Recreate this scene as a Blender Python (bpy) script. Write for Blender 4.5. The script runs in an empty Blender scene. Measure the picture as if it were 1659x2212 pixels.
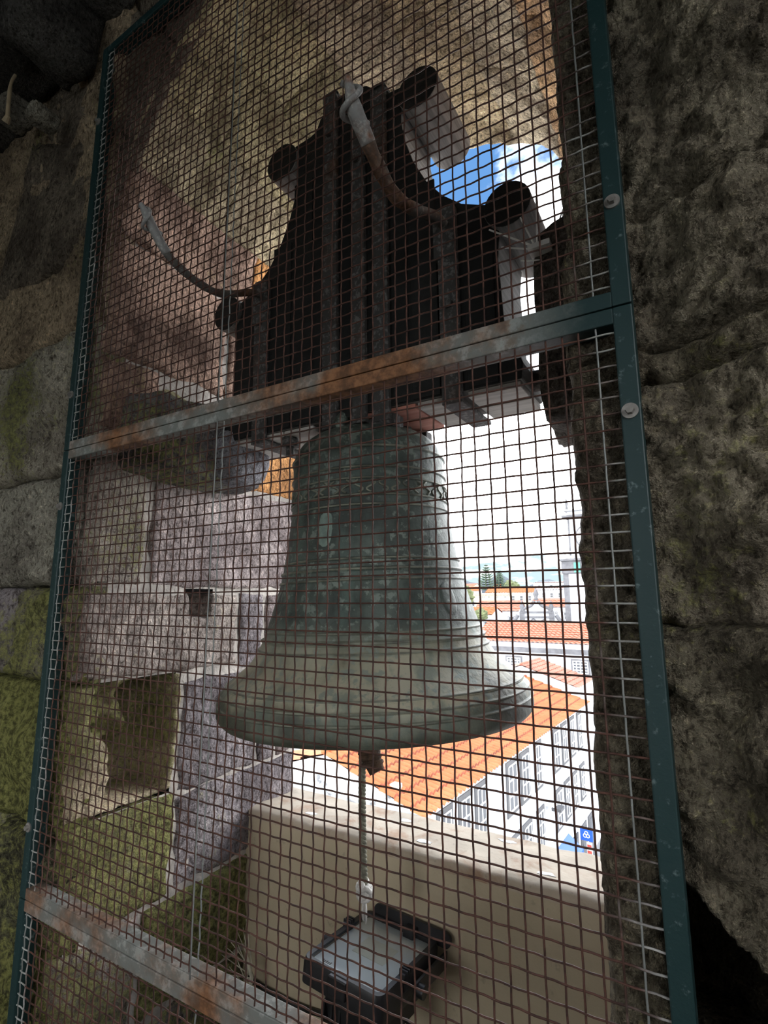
import bpy, bmesh, math, random
from mathutils import Vector, Matrix, noise
S = bpy.context.scene
C = S.collection
PI = math.pi
# ---------------------------------------------------------------- camera, sky, sun, exposure
EYE = Vector((0.0, -0.8, 1.55))
CX = Vector((0.86189, 0.50708, -0.0049)); CD = Vector((-0.0875, 0.1392, -0.98639)); CF = Vector((-0.4995, 0.85058, 0.16435))
cam = bpy.data.cameras.new('camera'); camo = bpy.data.objects.new('camera', cam); C.objects.link(camo)
cam.sensor_fit = 'VERTICAL'; cam.sensor_height = 36.0; cam.lens = 36.0 * 1124 / 2212; cam.clip_start = 0.02; cam.clip_end = 9000
m = Matrix((CX, -CD, -CF)).transposed().to_4x4(); m.translation = EYE
camo.matrix_world = m
S.camera = camo
S.view_settings.view_transform = 'Standard'; S.view_settings.look = 'None'
S.view_settings.exposure = 1.5; S.view_settings.gamma = 1.0; S.view_settings.use_curve_mapping = False

def nd(nt, typ, **kw):
    n = nt.nodes.new(typ)
    for k, v in kw.items():
        if k in ('operation', 'data_type', 'blend_type', 'noise_dimensions', 'feature', 'distance', 'interpolation_type', 'wave_type', 'bands_direction', 'use_clamp', 'vector_type'):
            setattr(n, k, v)
        else:
            key = int(k[1:]) if k[0] == 'i' and k[1:].isdigit() else k
            if isinstance(v, bpy.types.NodeSocket): nt.links.new(v, n.inputs[key])
            else: n.inputs[key].default_value = v
    return n
def mth(nt, op, a, b=0.0, c=0.0, clamp=False):
    n = nt.nodes.new('ShaderNodeMath'); n.operation = op; n.use_clamp = clamp
    for i, v in enumerate((a, b, c)):
        if isinstance(v, bpy.types.NodeSocket): nt.links.new(v, n.inputs[i])
        else: n.inputs[i].default_value = v
    return n.outputs[0]
def mixc(nt, f, a, b, bt='MIX'):
    n = nt.nodes.new('ShaderNodeMix'); n.data_type = 'RGBA'; n.blend_type = bt; n.clamp_factor = True
    for i, v in ((0, f), (6, a), (7, b)):
        if isinstance(v, bpy.types.NodeSocket): nt.links.new(v, n.inputs[i])
        else: n.inputs[i].default_value = v if i == 0 else ((*v, 1.0) if len(v) == 3 else v)
    return n.outputs[2]
def ramp(nt, v, lo, hi, a=0.0, b=1.0, smooth=True):
    n = nt.nodes.new('ShaderNodeMapRange'); n.interpolation_type = 'SMOOTHSTEP' if smooth else 'LINEAR'
    nt.links.new(v, n.inputs[0]); n.inputs[1].default_value = lo; n.inputs[2].default_value = hi; n.inputs[3].default_value = a; n.inputs[4].default_value = b
    return n.outputs[0]
def noi(nt, vec, scale, detail=4.0, rough=0.55, dist=0.0):
    n = nt.nodes.new('ShaderNodeTexNoise'); nt.links.new(vec, n.inputs['Vector'])
    n.inputs['Scale'].default_value = scale; n.inputs['Detail'].default_value = detail; n.inputs['Roughness'].default_value = rough; n.inputs['Distortion'].default_value = dist
    return n.outputs[0]

w = bpy.data.worlds.new('sky'); S.world = w; w.use_nodes = True
nt = w.node_tree; nt.nodes.clear()
tc = nt.nodes.new('ShaderNodeTexCoord'); gen = tc.outputs['Generated']
sep = nt.nodes.new('ShaderNodeSeparateXYZ'); nt.links.new(gen, sep.inputs[0])
zz = mth(nt, 'MAXIMUM', sep.outputs[2], 0.0)
zd = mth(nt, 'ADD', zz, 0.22)
vm = nt.nodes.new('ShaderNodeVectorMath'); vm.operation = 'DIVIDE'; nt.links.new(gen, vm.inputs[0])
cmb = nt.nodes.new('ShaderNodeCombineXYZ')
for i in range(3): nt.links.new(zd, cmb.inputs[i])
nt.links.new(cmb.outputs[0], vm.inputs[1])
cl = noi(nt, vm.outputs[0], 2.3, 7.0, 0.58, 0.3)
cov = mth(nt, 'ADD', ramp(nt, zz, 0.22, 0.72, 0.25, 0.0), ramp(nt, zz, 0.04, 0.15, -0.22, 0.0))
cf = ramp(nt, mth(nt, 'ADD', cl, cov), 0.50, 0.72)
low = ramp(nt, zz, 0.04, 0.30, 1.0, 0.0)
blue = mixc(nt, low, (0.058, 0.14, 0.295), (0.26, 0.335, 0.35))
skyc = mixc(nt, cf, blue, (3.5, 3.55, 3.6))
bg = nt.nodes.new('ShaderNodeBackground'); nt.links.new(skyc, bg.inputs[0]); bg.inputs[1].default_value = 1.0
wo = nt.nodes.new('ShaderNodeOutputWorld'); nt.links.new(bg.outputs[0], wo.inputs[0])

sun = bpy.data.lights.new('sun', 'SUN'); sun.energy = 1.3; sun.angle = math.radians(1.5); sun.color = (1.0, 0.95, 0.88)
suno = bpy.data.objects.new('sun', sun); C.objects.link(suno); suno.location = (-20, -20, 40)
suno.rotation_euler = Vector((0.45, 0.35, -0.82)).to_track_quat('-Z', 'Y').to_euler()

# ---------------------------------------------------------------- geometry helpers
class MB:
    def __init__(s): s.v = []; s.f = []; s.mi = []; s.cur = 0
    def face(s, idx): s.f.append(tuple(idx)); s.mi.append(s.cur)
    def add(s, vs, fs):
        o = len(s.v); s.v.extend(Vector(p) for p in vs)
        for f in fs: s.face([i + o for i in f])
        return s
    def box(s, lo, hi, M=None):
        vs = [Vector((x, y, z)) for x in (lo[0], hi[0]) for y in (lo[1], hi[1]) for z in (lo[2], hi[2])]
        if M is not None: vs = [M @ p for p in vs]
        return s.add(vs, [(0, 1, 3, 2), (4, 6, 7, 5), (0, 4, 5, 1), (2, 3, 7, 6), (0, 2, 6, 4), (1, 5, 7, 3)])
    def cyl(s, p0, p1, r0, r1=None, n=16, caps=True):
        r1 = r0 if r1 is None else r1
        p0 = Vector(p0); p1 = Vector(p1); q = (p1 - p0).to_track_quat('Z', 'Y')
        a = [p0 + q @ Vector((math.cos(2*PI*i/n)*r0, math.sin(2*PI*i/n)*r0, 0)) for i in range(n)]
        b = [p1 + q @ Vector((math.cos(2*PI*i/n)*r1, math.sin(2*PI*i/n)*r1, 0)) for i in range(n)]
        fs = [(i, (i+1) % n, n + (i+1) % n, n + i) for i in range(n)]
        if caps: fs += [tuple(range(n))[::-1], tuple(range(n, 2*n))]
        return s.add(a + b, fs)
    def tube(s, pts, r, n=8, closed=False, caps=True):
        pts = [Vector(p) for p in pts]; k = len(pts)
        rr = r if isinstance(r, (list, tuple)) else [r] * k
        o = len(s.v); q = None
        for i, p in enumerate(pts):
            if closed: t = pts[(i+1) % k] - pts[i-1]
            else: t = pts[min(i+1, k-1)] - pts[max(i-1, 0)]
            if t.length < 1e-9: t = Vector((0, 0, 1))
            t.normalize()
            if q is None: q = t.to_track_quat('Z', 'Y')
            else: q = (q @ Vector((0, 0, 1))).rotation_difference(t) @ q
            for j in range(n): s.v.append(p + q @ Vector((math.cos(2*PI*j/n)*rr[i], math.sin(2*PI*j/n)*rr[i], 0)))
        for i in range(k if closed else k - 1):
            for j in range(n):
                a = o + i*n; b = o + ((i+1) % k)*n
                s.face((a + j, a + (j+1) % n, b + (j+1) % n, b + j))
        if caps and not closed:
            s.face(range(o, o+n)[::-1]); s.face(range(o + (k-1)*n, o + k*n))
        return s
    def lathe(s, prof, n=64, M=None):
        o = len(s.v)
        for r, z in prof:
            for j in range(n):
                p = Vector((math.cos(2*PI*j/n)*r, math.sin(2*PI*j/n)*r, z)); s.v.append(M @ p if M is not None else p)
        for i in range(len(prof) - 1):
            for j in range(n): s.face((o+i*n+j, o+i*n+(j+1) % n, o+(i+1)*n+(j+1) % n, o+(i+1)*n+j))
        return s
    def prism(s, poly, fn, a, b, capmat=None):
        k = len(poly); o = len(s.v); cur = s.cur
        s.v.extend(Vector(fn(x, z, a)) for x, z in poly); s.v.extend(Vector(fn(x, z, b)) for x, z in poly)
        for i in range(k): s.face((o+i, o+(i+1) % k, o+k+(i+1) % k, o+k+i))
        if capmat is not None: s.cur = capmat
        s.face(range(o, o+k)[::-1]); s.face(range(o+k, o+2*k)); s.cur = cur
        return s
    def mesh(s, name, mats, smooth=False, fix=True):
        me = bpy.data.meshes.new(name); me.from_pydata([tuple(p) for p in s.v], [], s.f)
        for mt in (mats if isinstance(mats, (list, tuple)) else [mats]): me.materials.append(mt)
        if len(me.materials) > 1: me.polygons.foreach_set('material_index', s.mi)
        if fix:
            bm = bmesh.new(); bm.from_mesh(me); bmesh.ops.recalc_face_normals(bm, faces=bm.faces); bm.to_mesh(me); bm.free()
        if smooth:
            me.polygons.foreach_set('use_smooth', [True] * len(me.polygons))
            if smooth != True: me.set_sharp_from_angle(angle=math.radians(smooth))
        me.update(); return me
    def build(s, name, mats, parent=None, smooth=False, fix=True, bevel=0):
        return link(name, s.mesh(name, mats, smooth, fix), parent, bevel)
def link(name, me, parent=None, bevel=0):
    o = bpy.data.objects.new(name, me); C.objects.link(o)
    if parent is not None:
        o.parent = parent
        if not parent.get('local'): o.matrix_parent_inverse = Matrix.Translation(-Vector(parent.location))
    if bevel:
        b = o.modifiers.new('bevel', 'BEVEL'); b.width = bevel; b.segments = 2; b.limit_method = 'ANGLE'; b.angle_limit = math.radians(40)
    return o
def tag(o, label, cat, group=None, kind=None):
    if label: o['label'] = label
    if cat: o['category'] = cat
    if group: o['group'] = group
    if kind: o['kind'] = kind
    return o
def thing(name, label, cat, loc=(0, 0, 0), rot=None, group=None, local=False):
    o = bpy.data.objects.new(name, None); C.objects.link(o); o.location = loc; o.empty_display_size = 0.1
    if rot: o.rotation_euler = rot
    if local: o['local'] = True
    return tag(o, label, cat, group)
def fbm(x, y, z, oct=4):
    return noise.fractal(Vector((x, y, z)), 0.9, 2.1, oct, noise_basis='PERLIN_ORIGINAL')
def spline(pts, k=8):
    pts = [Vector(p) for p in pts]; out = []
    for i in range(len(pts) - 1):
        p0 = pts[max(i-1, 0)]; p1 = pts[i]; p2 = pts[i+1]; p3 = pts[min(i+2, len(pts)-1)]
        for j in range(k):
            t = j / k
            out.append(0.5*((2*p1) + (p2-p0)*t + (2*p0-5*p1+4*p2-p3)*t*t + (3*p1-p0-3*p2+p3)*t**3))
    out.append(pts[-1]); return out

# ---------------------------------------------------------------- materials
def new_mat(name):
    m = bpy.data.materials.new(name); m.use_nodes = True; nt = m.node_tree
    bs = nt.nodes['Principled BSDF']; tc = nt.nodes.new('ShaderNodeTexCoord')
    return m, nt, bs, tc.outputs['Object']
def bump(nt, bs, h, strength, dist):
    b = nt.nodes.new('ShaderNodeBump'); b.inputs['Strength'].default_value = strength; b.inputs['Distance'].default_value = dist
    nt.links.new(h, b.inputs['Height']); nt.links.new(b.outputs[0], bs.inputs['Normal'])
def plain(name, col, rough=0.7, metal=0.0, var=0.0, scale=8.0, bmp=0.0):
    m, nt, bs, co = new_mat(name)
    bs.inputs['Roughness'].default_value = rough; bs.inputs['Metallic'].default_value = metal
    n = noi(nt, co, scale, 5.0)
    f = ramp(nt, n, 0.3, 0.7)
    d = tuple(c * (1 - var) for c in col); l = tuple(min(1, c * (1 + var)) for c in col)
    nt.links.new(mixc(nt, f, d, l), bs.inputs['Base Color'])
    if bmp: bump(nt, bs, noi(nt, co, scale * 6, 5.0), bmp, 0.01)
    return m
def stone_mat(name, mosscol=(0.19, 0.19, 0.062), pit=0.85, bmp=1.0):
    m, nt, bs, co = new_mat(name)
    oi = nt.nodes.new('ShaderNodeObjectInfo'); base = oi.outputs['Color']
    n1 = noi(nt, co, 5.0, 6.0, 0.6); n2 = noi(nt, co, 55.0, 5.0, 0.7); n3 = noi(nt, co, 190.0, 3.0, 0.6); n4 = noi(nt, co, 2.2, 4.0, 0.6, 0.5)
    mp = nt.nodes.new('ShaderNodeMapping'); nt.links.new(co, mp.inputs[0]); mp.inputs['Scale'].default_value = (1, 1, 0.35)
    n5 = noi(nt, mp.outputs[0], 130.0, 3.0, 0.6)
    c = mixc(nt, ramp(nt, n1, 0.36, 0.64), mixc(nt, 1.0, base, (0.66, 0.63, 0.62), 'MULTIPLY'), mixc(nt, 1.0, base, (1.38, 1.36, 1.32), 'MULTIPLY'))
    c = mixc(nt, ramp(nt, n2, 0.54, 0.66), c, mixc(nt, 1.0, c, (1.65, 1.63, 1.58), 'MULTIPLY'))
    c = mixc(nt, mth(nt, 'MULTIPLY', ramp(nt, n2, 0.47, 0.35), pit), c, mixc(nt, 1.0, c, (0.28, 0.26, 0.24), 'MULTIPLY'))
    c = mixc(nt, mth(nt, 'MULTIPLY', ramp(nt, n5, 0.50, 0.38), 0.75), c, mixc(nt, 1.0, c, (0.38, 0.36, 0.34), 'MULTIPLY'))
    c = mixc(nt, mth(nt, 'MULTIPLY', ramp(nt, n3, 0.60, 0.70), 0.8), c, mixc(nt, 1.0, c, (2.1, 2.1, 2.1), 'MULTIPLY'))
    mk = mth(nt, 'ADD', mth(nt, 'ADD', mth(nt, 'MULTIPLY', n4, 0.7), mth(nt, 'MULTIPLY', n2, 0.5)), mth(nt, 'MULTIPLY_ADD', oi.outputs['Alpha'], 0.5, -0.90))
    mk = mth(nt, 'MULTIPLY', ramp(nt, mk, -0.02, 0.14), 0.88)
    moss = mixc(nt, ramp(nt, n2, 0.38, 0.62), tuple(x * 0.42 for x in mosscol), tuple(x * 1.6 for x in mosscol))
    c = mixc(nt, mk, c, moss)
    nt.links.new(c, bs.inputs['Base Color']); bs.inputs['Roughness'].default_value = 0.92
    try: bs.inputs['Specular IOR Level'].default_value = 0.15
    except Exception: pass
    h = mth(nt, 'ADD', n2, mth(nt, 'MULTIPLY', n3, 0.4))
    bump(nt, bs, h, bmp, 0.022)
    return m
M_STONE = stone_mat('rough_stone')
M_MORTAR = plain('lime_mortar', (0.42, 0.38, 0.34), 0.95, 0, 0.35, 14, 0.6)
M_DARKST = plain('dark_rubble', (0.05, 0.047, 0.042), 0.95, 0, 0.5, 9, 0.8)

def rust_mat(name, paint, rustcol, lo, hi, metal=0.3, rough=0.55, sc=7.0, wear=(0.42, 0.44, 0.42), wl=0.62, wh=0.72, edgezinc=False, greenend=False):
    m, nt, bs, co = new_mat(name)
    ge = nt.nodes.new('ShaderNodeNewGeometry'); pos = ge.outputs['Position']
    n1 = noi(nt, pos, sc, 6.0, 0.62); n2 = noi(nt, pos, sc * 7, 5.0, 0.65); n3 = noi(nt, pos, sc * 0.45, 3.0)
    c = mixc(nt, ramp(nt, n2, wl, wh), paint, wear)
    rk = mth(nt, 'ADD', mth(nt, 'MULTIPLY', n1, 0.6), mth(nt, 'MULTIPLY', n3, 0.5))
    if greenend:
        sx = nt.nodes.new('ShaderNodeSeparateXYZ'); nt.links.new(pos, sx.inputs[0])
        ge_ = ramp(nt, mth(nt, 'ADD', sx.outputs[0], mth(nt, 'MULTIPLY_ADD', n2, 0.16, -0.08)), -0.24, -0.09)
        c = mixc(nt, ge_, c, (0.010, 0.036, 0.037)); rk = mth(nt, 'MULTIPLY_ADD', ge_, -0.5, rk)
    if edgezinc:
        sx = nt.nodes.new('ShaderNodeSeparateXYZ'); nt.links.new(pos, sx.inputs[0])
        e = mth(nt, 'ADD', mth(nt, 'MULTIPLY', ramp(nt, sx.outputs[0], -0.16, -0.08), 0.6), ramp(nt, sx.outputs[0], -1.48, -1.53))
        rk = mth(nt, 'MULTIPLY_ADD', e, -0.35, rk)
    rc = mixc(nt, ramp(nt, n2, 0.35, 0.65), tuple(x * 0.55 for x in rustcol), tuple(x * 1.5 for x in rustcol))
    c = mixc(nt, ramp(nt, rk, lo, hi), c, rc)
    nt.links.new(c, bs.inputs['Base Color']); bs.inputs['Metallic'].default_value = metal; bs.inputs['Roughness'].default_value = rough
    bump(nt, bs, n2, 0.35, 0.003)
    return m
M_WIRE = rust_mat('rusty_wire', (0.36, 0.36, 0.34), (0.075, 0.031, 0.021), 0.28, 0.42, 0.0, 0.7, 6.0, (0.5, 0.5, 0.48), 0.5, 0.6, True)
M_ZINC = rust_mat('zinc_wire', (0.27, 0.28, 0.27), (0.10, 0.055, 0.035), 0.62, 0.75, 0.3, 0.5, 9.0)
M_POST = rust_mat('green_painted_steel', (0.010, 0.036, 0.037), (0.12, 0.06, 0.03), 0.74, 0.86, 0.0, 0.5, 8.0, (0.14, 0.19, 0.19), 0.57, 0.72)
M_BAR = rust_mat('rusted_crossbar', (0.19, 0.20, 0.185), (0.21, 0.095, 0.042), 0.47, 0.62, 0.1, 0.65, 5.0, (0.34, 0.35, 0.33), 0.48, 0.62, greenend=True)
M_BOLT = plain('steel_bolt', (0.30, 0.28, 0.26), 0.5, 0.4, 0.25, 60)
M_IRON = rust_mat('old_iron', (0.06, 0.058, 0.055), (0.10, 0.06, 0.04), 0.55, 0.75, 0.1, 0.8, 9.0, (0.17, 0.165, 0.16), 0.50, 0.62)
M_ARM = rust_mat('rusty_lever_iron', (0.13, 0.12, 0.11), (0.15, 0.07, 0.035), 0.50, 0.66, 0.0, 0.8, 9.0, (0.24, 0.23, 0.21), 0.50, 0.62)
M_TIP = rust_mat('weathered_iron_tip', (0.33, 0.32, 0.31), (0.22, 0.085, 0.035), 0.58, 0.70, 0.0, 0.8, 12.0, (0.5, 0.49, 0.47), 0.52, 0.62)
M_TAR = plain('tarred_wood', (0.007, 0.0075, 0.007), 0.75, 0, 0.5, 7, 0.4)
def wood_mat(name, a, b, sc=(3, 3, 60), rough=0.85):
    m, nt, bs, co = new_mat(name)
    mp = nt.nodes.new('ShaderNodeMapping'); nt.links.new(co, mp.inputs[0]); mp.inputs['Scale'].default_value = sc
    n = noi(nt, mp.outputs[0], 1.5, 6.0, 0.65)
    nt.links.new(mixc(nt, ramp(nt, n, 0.3, 0.7), a, b), bs.inputs['Base Color']); bs.inputs['Roughness'].default_value = rough
    bump(nt, bs, n, 0.4, 0.004); return m
M_WOOD = wood_mat('weathered_wood', (0.13, 0.125, 0.115), (0.28, 0.265, 0.245), (40, 2, 40))
M_PLANK = wood_mat('pale_bounce_lit_board', (0.36, 0.33, 0.30), (0.55, 0.52, 0.48), (2, 40, 40))
M_REDPL = wood_mat('red_bounce_lit_board', (0.50, 0.20, 0.15), (0.62, 0.30, 0.23), (2, 40, 40))

def bell_mat():
    m, nt, bs, co = new_mat('bronze_patina')
    n1 = noi(nt, co, 7.0, 6.0, 0.6); n2 = noi(nt, co, 45.0, 5.0, 0.6); n3 = noi(nt, co, 3.0, 4.0, 0.6, 0.6)
    mp = nt.nodes.new('ShaderNodeMapping'); nt.links.new(co, mp.inputs[0]); mp.inputs['Scale'].default_value = (14, 14, 2.0)
    st = noi(nt, mp.outputs[0], 1.0, 4.0)
    sx = nt.nodes.new('ShaderNodeSeparateXYZ'); nt.links.new(co, sx.inputs[0])
    hz = mth(nt, 'ADD', sx.outputs[2], mth(nt, 'MULTIPLY_ADD', n3, 0.16, -0.08))
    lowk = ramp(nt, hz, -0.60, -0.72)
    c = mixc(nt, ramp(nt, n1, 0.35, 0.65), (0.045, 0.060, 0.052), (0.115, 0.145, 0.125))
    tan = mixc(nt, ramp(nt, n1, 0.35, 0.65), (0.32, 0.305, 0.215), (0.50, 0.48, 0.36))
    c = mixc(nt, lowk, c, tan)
    c = mixc(nt, mth(nt, 'MULTIPLY', ramp(nt, st, 0.52, 0.66), 0.6), c, (0.12, 0.18, 0.155))
    c = mixc(nt, mth(nt, 'MULTIPLY', ramp(nt, mth(nt, 'ADD', mth(nt, 'MULTIPLY', n2, 0.6), mth(nt, 'MULTIPLY', n3, 0.4)), 0.515, 0.575), 0.8), c, (0.25, 0.30, 0.26))
    c = mixc(nt, mth(nt, 'MULTIPLY', ramp(nt, n1, 0.42, 0.30), 0.7), c, (0.045, 0.052, 0.047))
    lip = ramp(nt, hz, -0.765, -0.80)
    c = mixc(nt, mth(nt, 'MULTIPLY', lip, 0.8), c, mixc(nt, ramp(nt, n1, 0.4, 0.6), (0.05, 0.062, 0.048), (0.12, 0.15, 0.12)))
    nt.links.new(c, bs.inputs['Base Color']); bs.inputs['Roughness'].default_value = 0.55; bs.inputs['Metallic'].default_value = 0.15
    bump(nt, bs, mth(nt, 'ADD', n2, n1), 0.4, 0.008)
    return m
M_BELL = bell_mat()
M_RING = plain('rubbed_highlit_bronze_ring', (0.20, 0.21, 0.165), 0.5, 0.15, 0.5, 18, 0.2)  # rubbed bronze, with light caught on the ridges put into the colour
M_PALEP = plain('pale_green_patina', (0.22, 0.30, 0.26), 0.6, 0.1, 0.3, 25, 0.2)
M_ROPE = plain('grey_green_rope', (0.19, 0.185, 0.14), 0.95, 0, 0.35, 60, 0.3)
M_ROPEW = plain('white_rope', (0.62, 0.60, 0.56), 0.95, 0, 0.2, 60, 0.3)
M_LEATH = plain('brown_binding', (0.085, 0.05, 0.03), 0.9, 0, 0.5, 40, 0.4)
M_BLACK = plain('black_cast_housing', (0.018, 0.018, 0.020), 0.42, 0.0, 0.3, 30)
M_CABLE = plain('black_rubber', (0.012, 0.012, 0.012), 0.5)
M_REFL = plain('white_reflector', (0.88, 0.90, 0.90), 0.35, 0.0, 0.08, 9)
M_LED = plain('led_cream', (0.80, 0.77, 0.66), 0.4, 0, 0.1, 20)
M_INK = plain('dark_print', (0.12, 0.12, 0.13), 0.6)
def glass_mat():
    m, nt, bs, co = new_mat('clear_glass')
    bs.inputs['Base Color'].default_value = (0.93, 0.96, 0.98, 1); bs.inputs['Roughness'].default_value = 0.03; bs.inputs['IOR'].default_value = 1.15
    bs.inputs['Transmission Weight'].default_value = 1.0
    gl = nt.nodes.new('ShaderNodeBsdfGlossy'); gl.inputs['Roughness'].default_value = 0.04
    tr = nt.nodes.new('ShaderNodeBsdfTransparent'); tr.inputs[0].default_value = (0.93, 0.96, 0.97, 1)
    lw = nt.nodes.new('ShaderNodeLayerWeight'); lw.inputs[0].default_value = 0.5; fr_ = mth(nt, 'MULTIPLY_ADD', mth(nt, 'POWER', lw.outputs['Facing'], 3.0), 0.6, 0.11)
    mx = nt.nodes.new('ShaderNodeMixShader'); nt.links.new(fr_, mx.inputs[0]); nt.links.new(tr.outputs[0], mx.inputs[1]); nt.links.new(gl.outputs[0], mx.inputs[2])
    out = nt.nodes['Material Output']; nt.links.new(mx.outputs[0], out.inputs[0])
    return m
M_GLASS = glass_mat()
def stain_mat(name, col, dirt, lo=0.55, hi=0.7, sc=4.0, bmp=0.3):
    m, nt, bs, co = new_mat(name)
    n1 = noi(nt, co, sc, 6.0, 0.65, 0.4); n2 = noi(nt, co, sc * 10, 4.0, 0.6)
    c = mixc(nt, ramp(nt, n1, lo, hi), col, dirt)
    c = mixc(nt, mth(nt, 'MULTIPLY', ramp(nt, n2, 0.62, 0.72), 0.5), c, tuple(x * 0.55 for x in col))
    nt.links.new(c, bs.inputs['Base Color']); bs.inputs['Roughness'].default_value = 0.85
    bump(nt, bs, n2, bmp, 0.005); return m
M_BEIGE = stain_mat('beige_render', (0.54, 0.455, 0.315), (0.43, 0.36, 0.24), 0.5, 0.75, 3.0)
M_COPING = stain_mat('worn_coping', (0.50, 0.42, 0.32), (0.36, 0.225, 0.14), 0.48, 0.66, 5.0)
M_GUANO = plain('white_dropping', (0.8, 0.8, 0.78), 0.9, 0, 0.1, 50)
M_FLOOR = stain_mat('mossy_floor', (0.10, 0.10, 0.06), (0.05, 0.07, 0.02), 0.45, 0.6, 6.0)
M_ROOMW = stain_mat('dim_room_wall', (0.22, 0.20, 0.16), (0.13, 0.13, 0.08), 0.45, 0.65, 2.0)
M_SPIKE = plain('white_plastic_spike', (0.86, 0.85, 0.82), 0.5, 0, 0.1, 30)
M_GRASS = plain('dry_stalk', (0.45, 0.42, 0.33), 0.8, 0, 0.25, 30)
M_PEG = plain('pale_wood_stick', (0.42, 0.32, 0.20), 0.7, 0, 0.2, 20)
# ---- city
M_WHITEW = stain_mat('white_render', (0.52, 0.53, 0.56), (0.40, 0.41, 0.43), 0.62, 0.8, 0.35, 0.05)
M_STAINW = stain_mat('stained_white_render', (0.50, 0.50, 0.50), (0.13, 0.135, 0.145), 0.54, 0.64, 1.2, 0.05)
M_CREAM = plain('cream_render', (0.55, 0.50, 0.38), 0.9, 0, 0.06, 0.3)
M_GREYST = plain('grey_basalt_trim', (0.14, 0.14, 0.15), 0.9, 0, 0.2, 1.5)
M_SHUT = plain('grey_shutter', (0.105, 0.105, 0.11), 0.7, 0, 0.15, 1.0)
M_PANE = plain('window_pane', (0.10, 0.105, 0.115), 0.15, 0, 0.2, 0.5)
M_WFRAME = plain('white_frame', (0.85, 0.85, 0.85), 0.6)
def tile_mat(name, a, b, dark):
    m, nt, bs, co = new_mat(name)
    n1 = noi(nt, co, 1.1, 5.0, 0.7); n2 = noi(nt, co, 9.0, 3.0)
    c = mixc(nt, ramp(nt, n1, 0.35, 0.65), a, b); c = mixc(nt, mth(nt, 'MULTIPLY', ramp(nt, n2, 0.60, 0.70), 0.5), c, dark)
    nt.links.new(c, bs.inputs['Base Color']); bs.inputs['Roughness'].default_value = 0.85; return m
M_ORANGE = tile_mat('orange_roof_tile', (0.46, 0.125, 0.045), (0.54, 0.165, 0.065), (0.25, 0.06, 0.025))
M_PINK = tile_mat('weathered_roof_tile', (0.36, 0.14, 0.095), (0.46, 0.20, 0.14), (0.20, 0.085, 0.065))
M_TILESHADE = plain('tile_course_shade', (0.22, 0.055, 0.025), 0.9, 0, 0.3, 2.0)  # shadow line of each tile course, painted on the riser faces
M_BLUE = plain('blue_sign', (0.02, 0.11, 0.62), 0.5)
M_RED = plain('red_sign', (0.55, 0.08, 0.06), 0.6)
M_ASPH = stain_mat('street_paving', (0.33, 0.32, 0.31), (0.26, 0.25, 0.25), 0.45, 0.65, 0.2, 0.05)
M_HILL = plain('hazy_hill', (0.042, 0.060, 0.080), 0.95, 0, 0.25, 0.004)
M_LEAF = plain('dark_conifer', (0.075, 0.11, 0.075), 0.9, 0, 0.4, 1.5)
M_BUSH = plain('olive_leaves', (0.13, 0.15, 0.07), 0.9, 0, 0.35, 0.7)
M_GREENL = plain('green_louvre', (0.08, 0.30, 0.22), 0.6)

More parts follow.
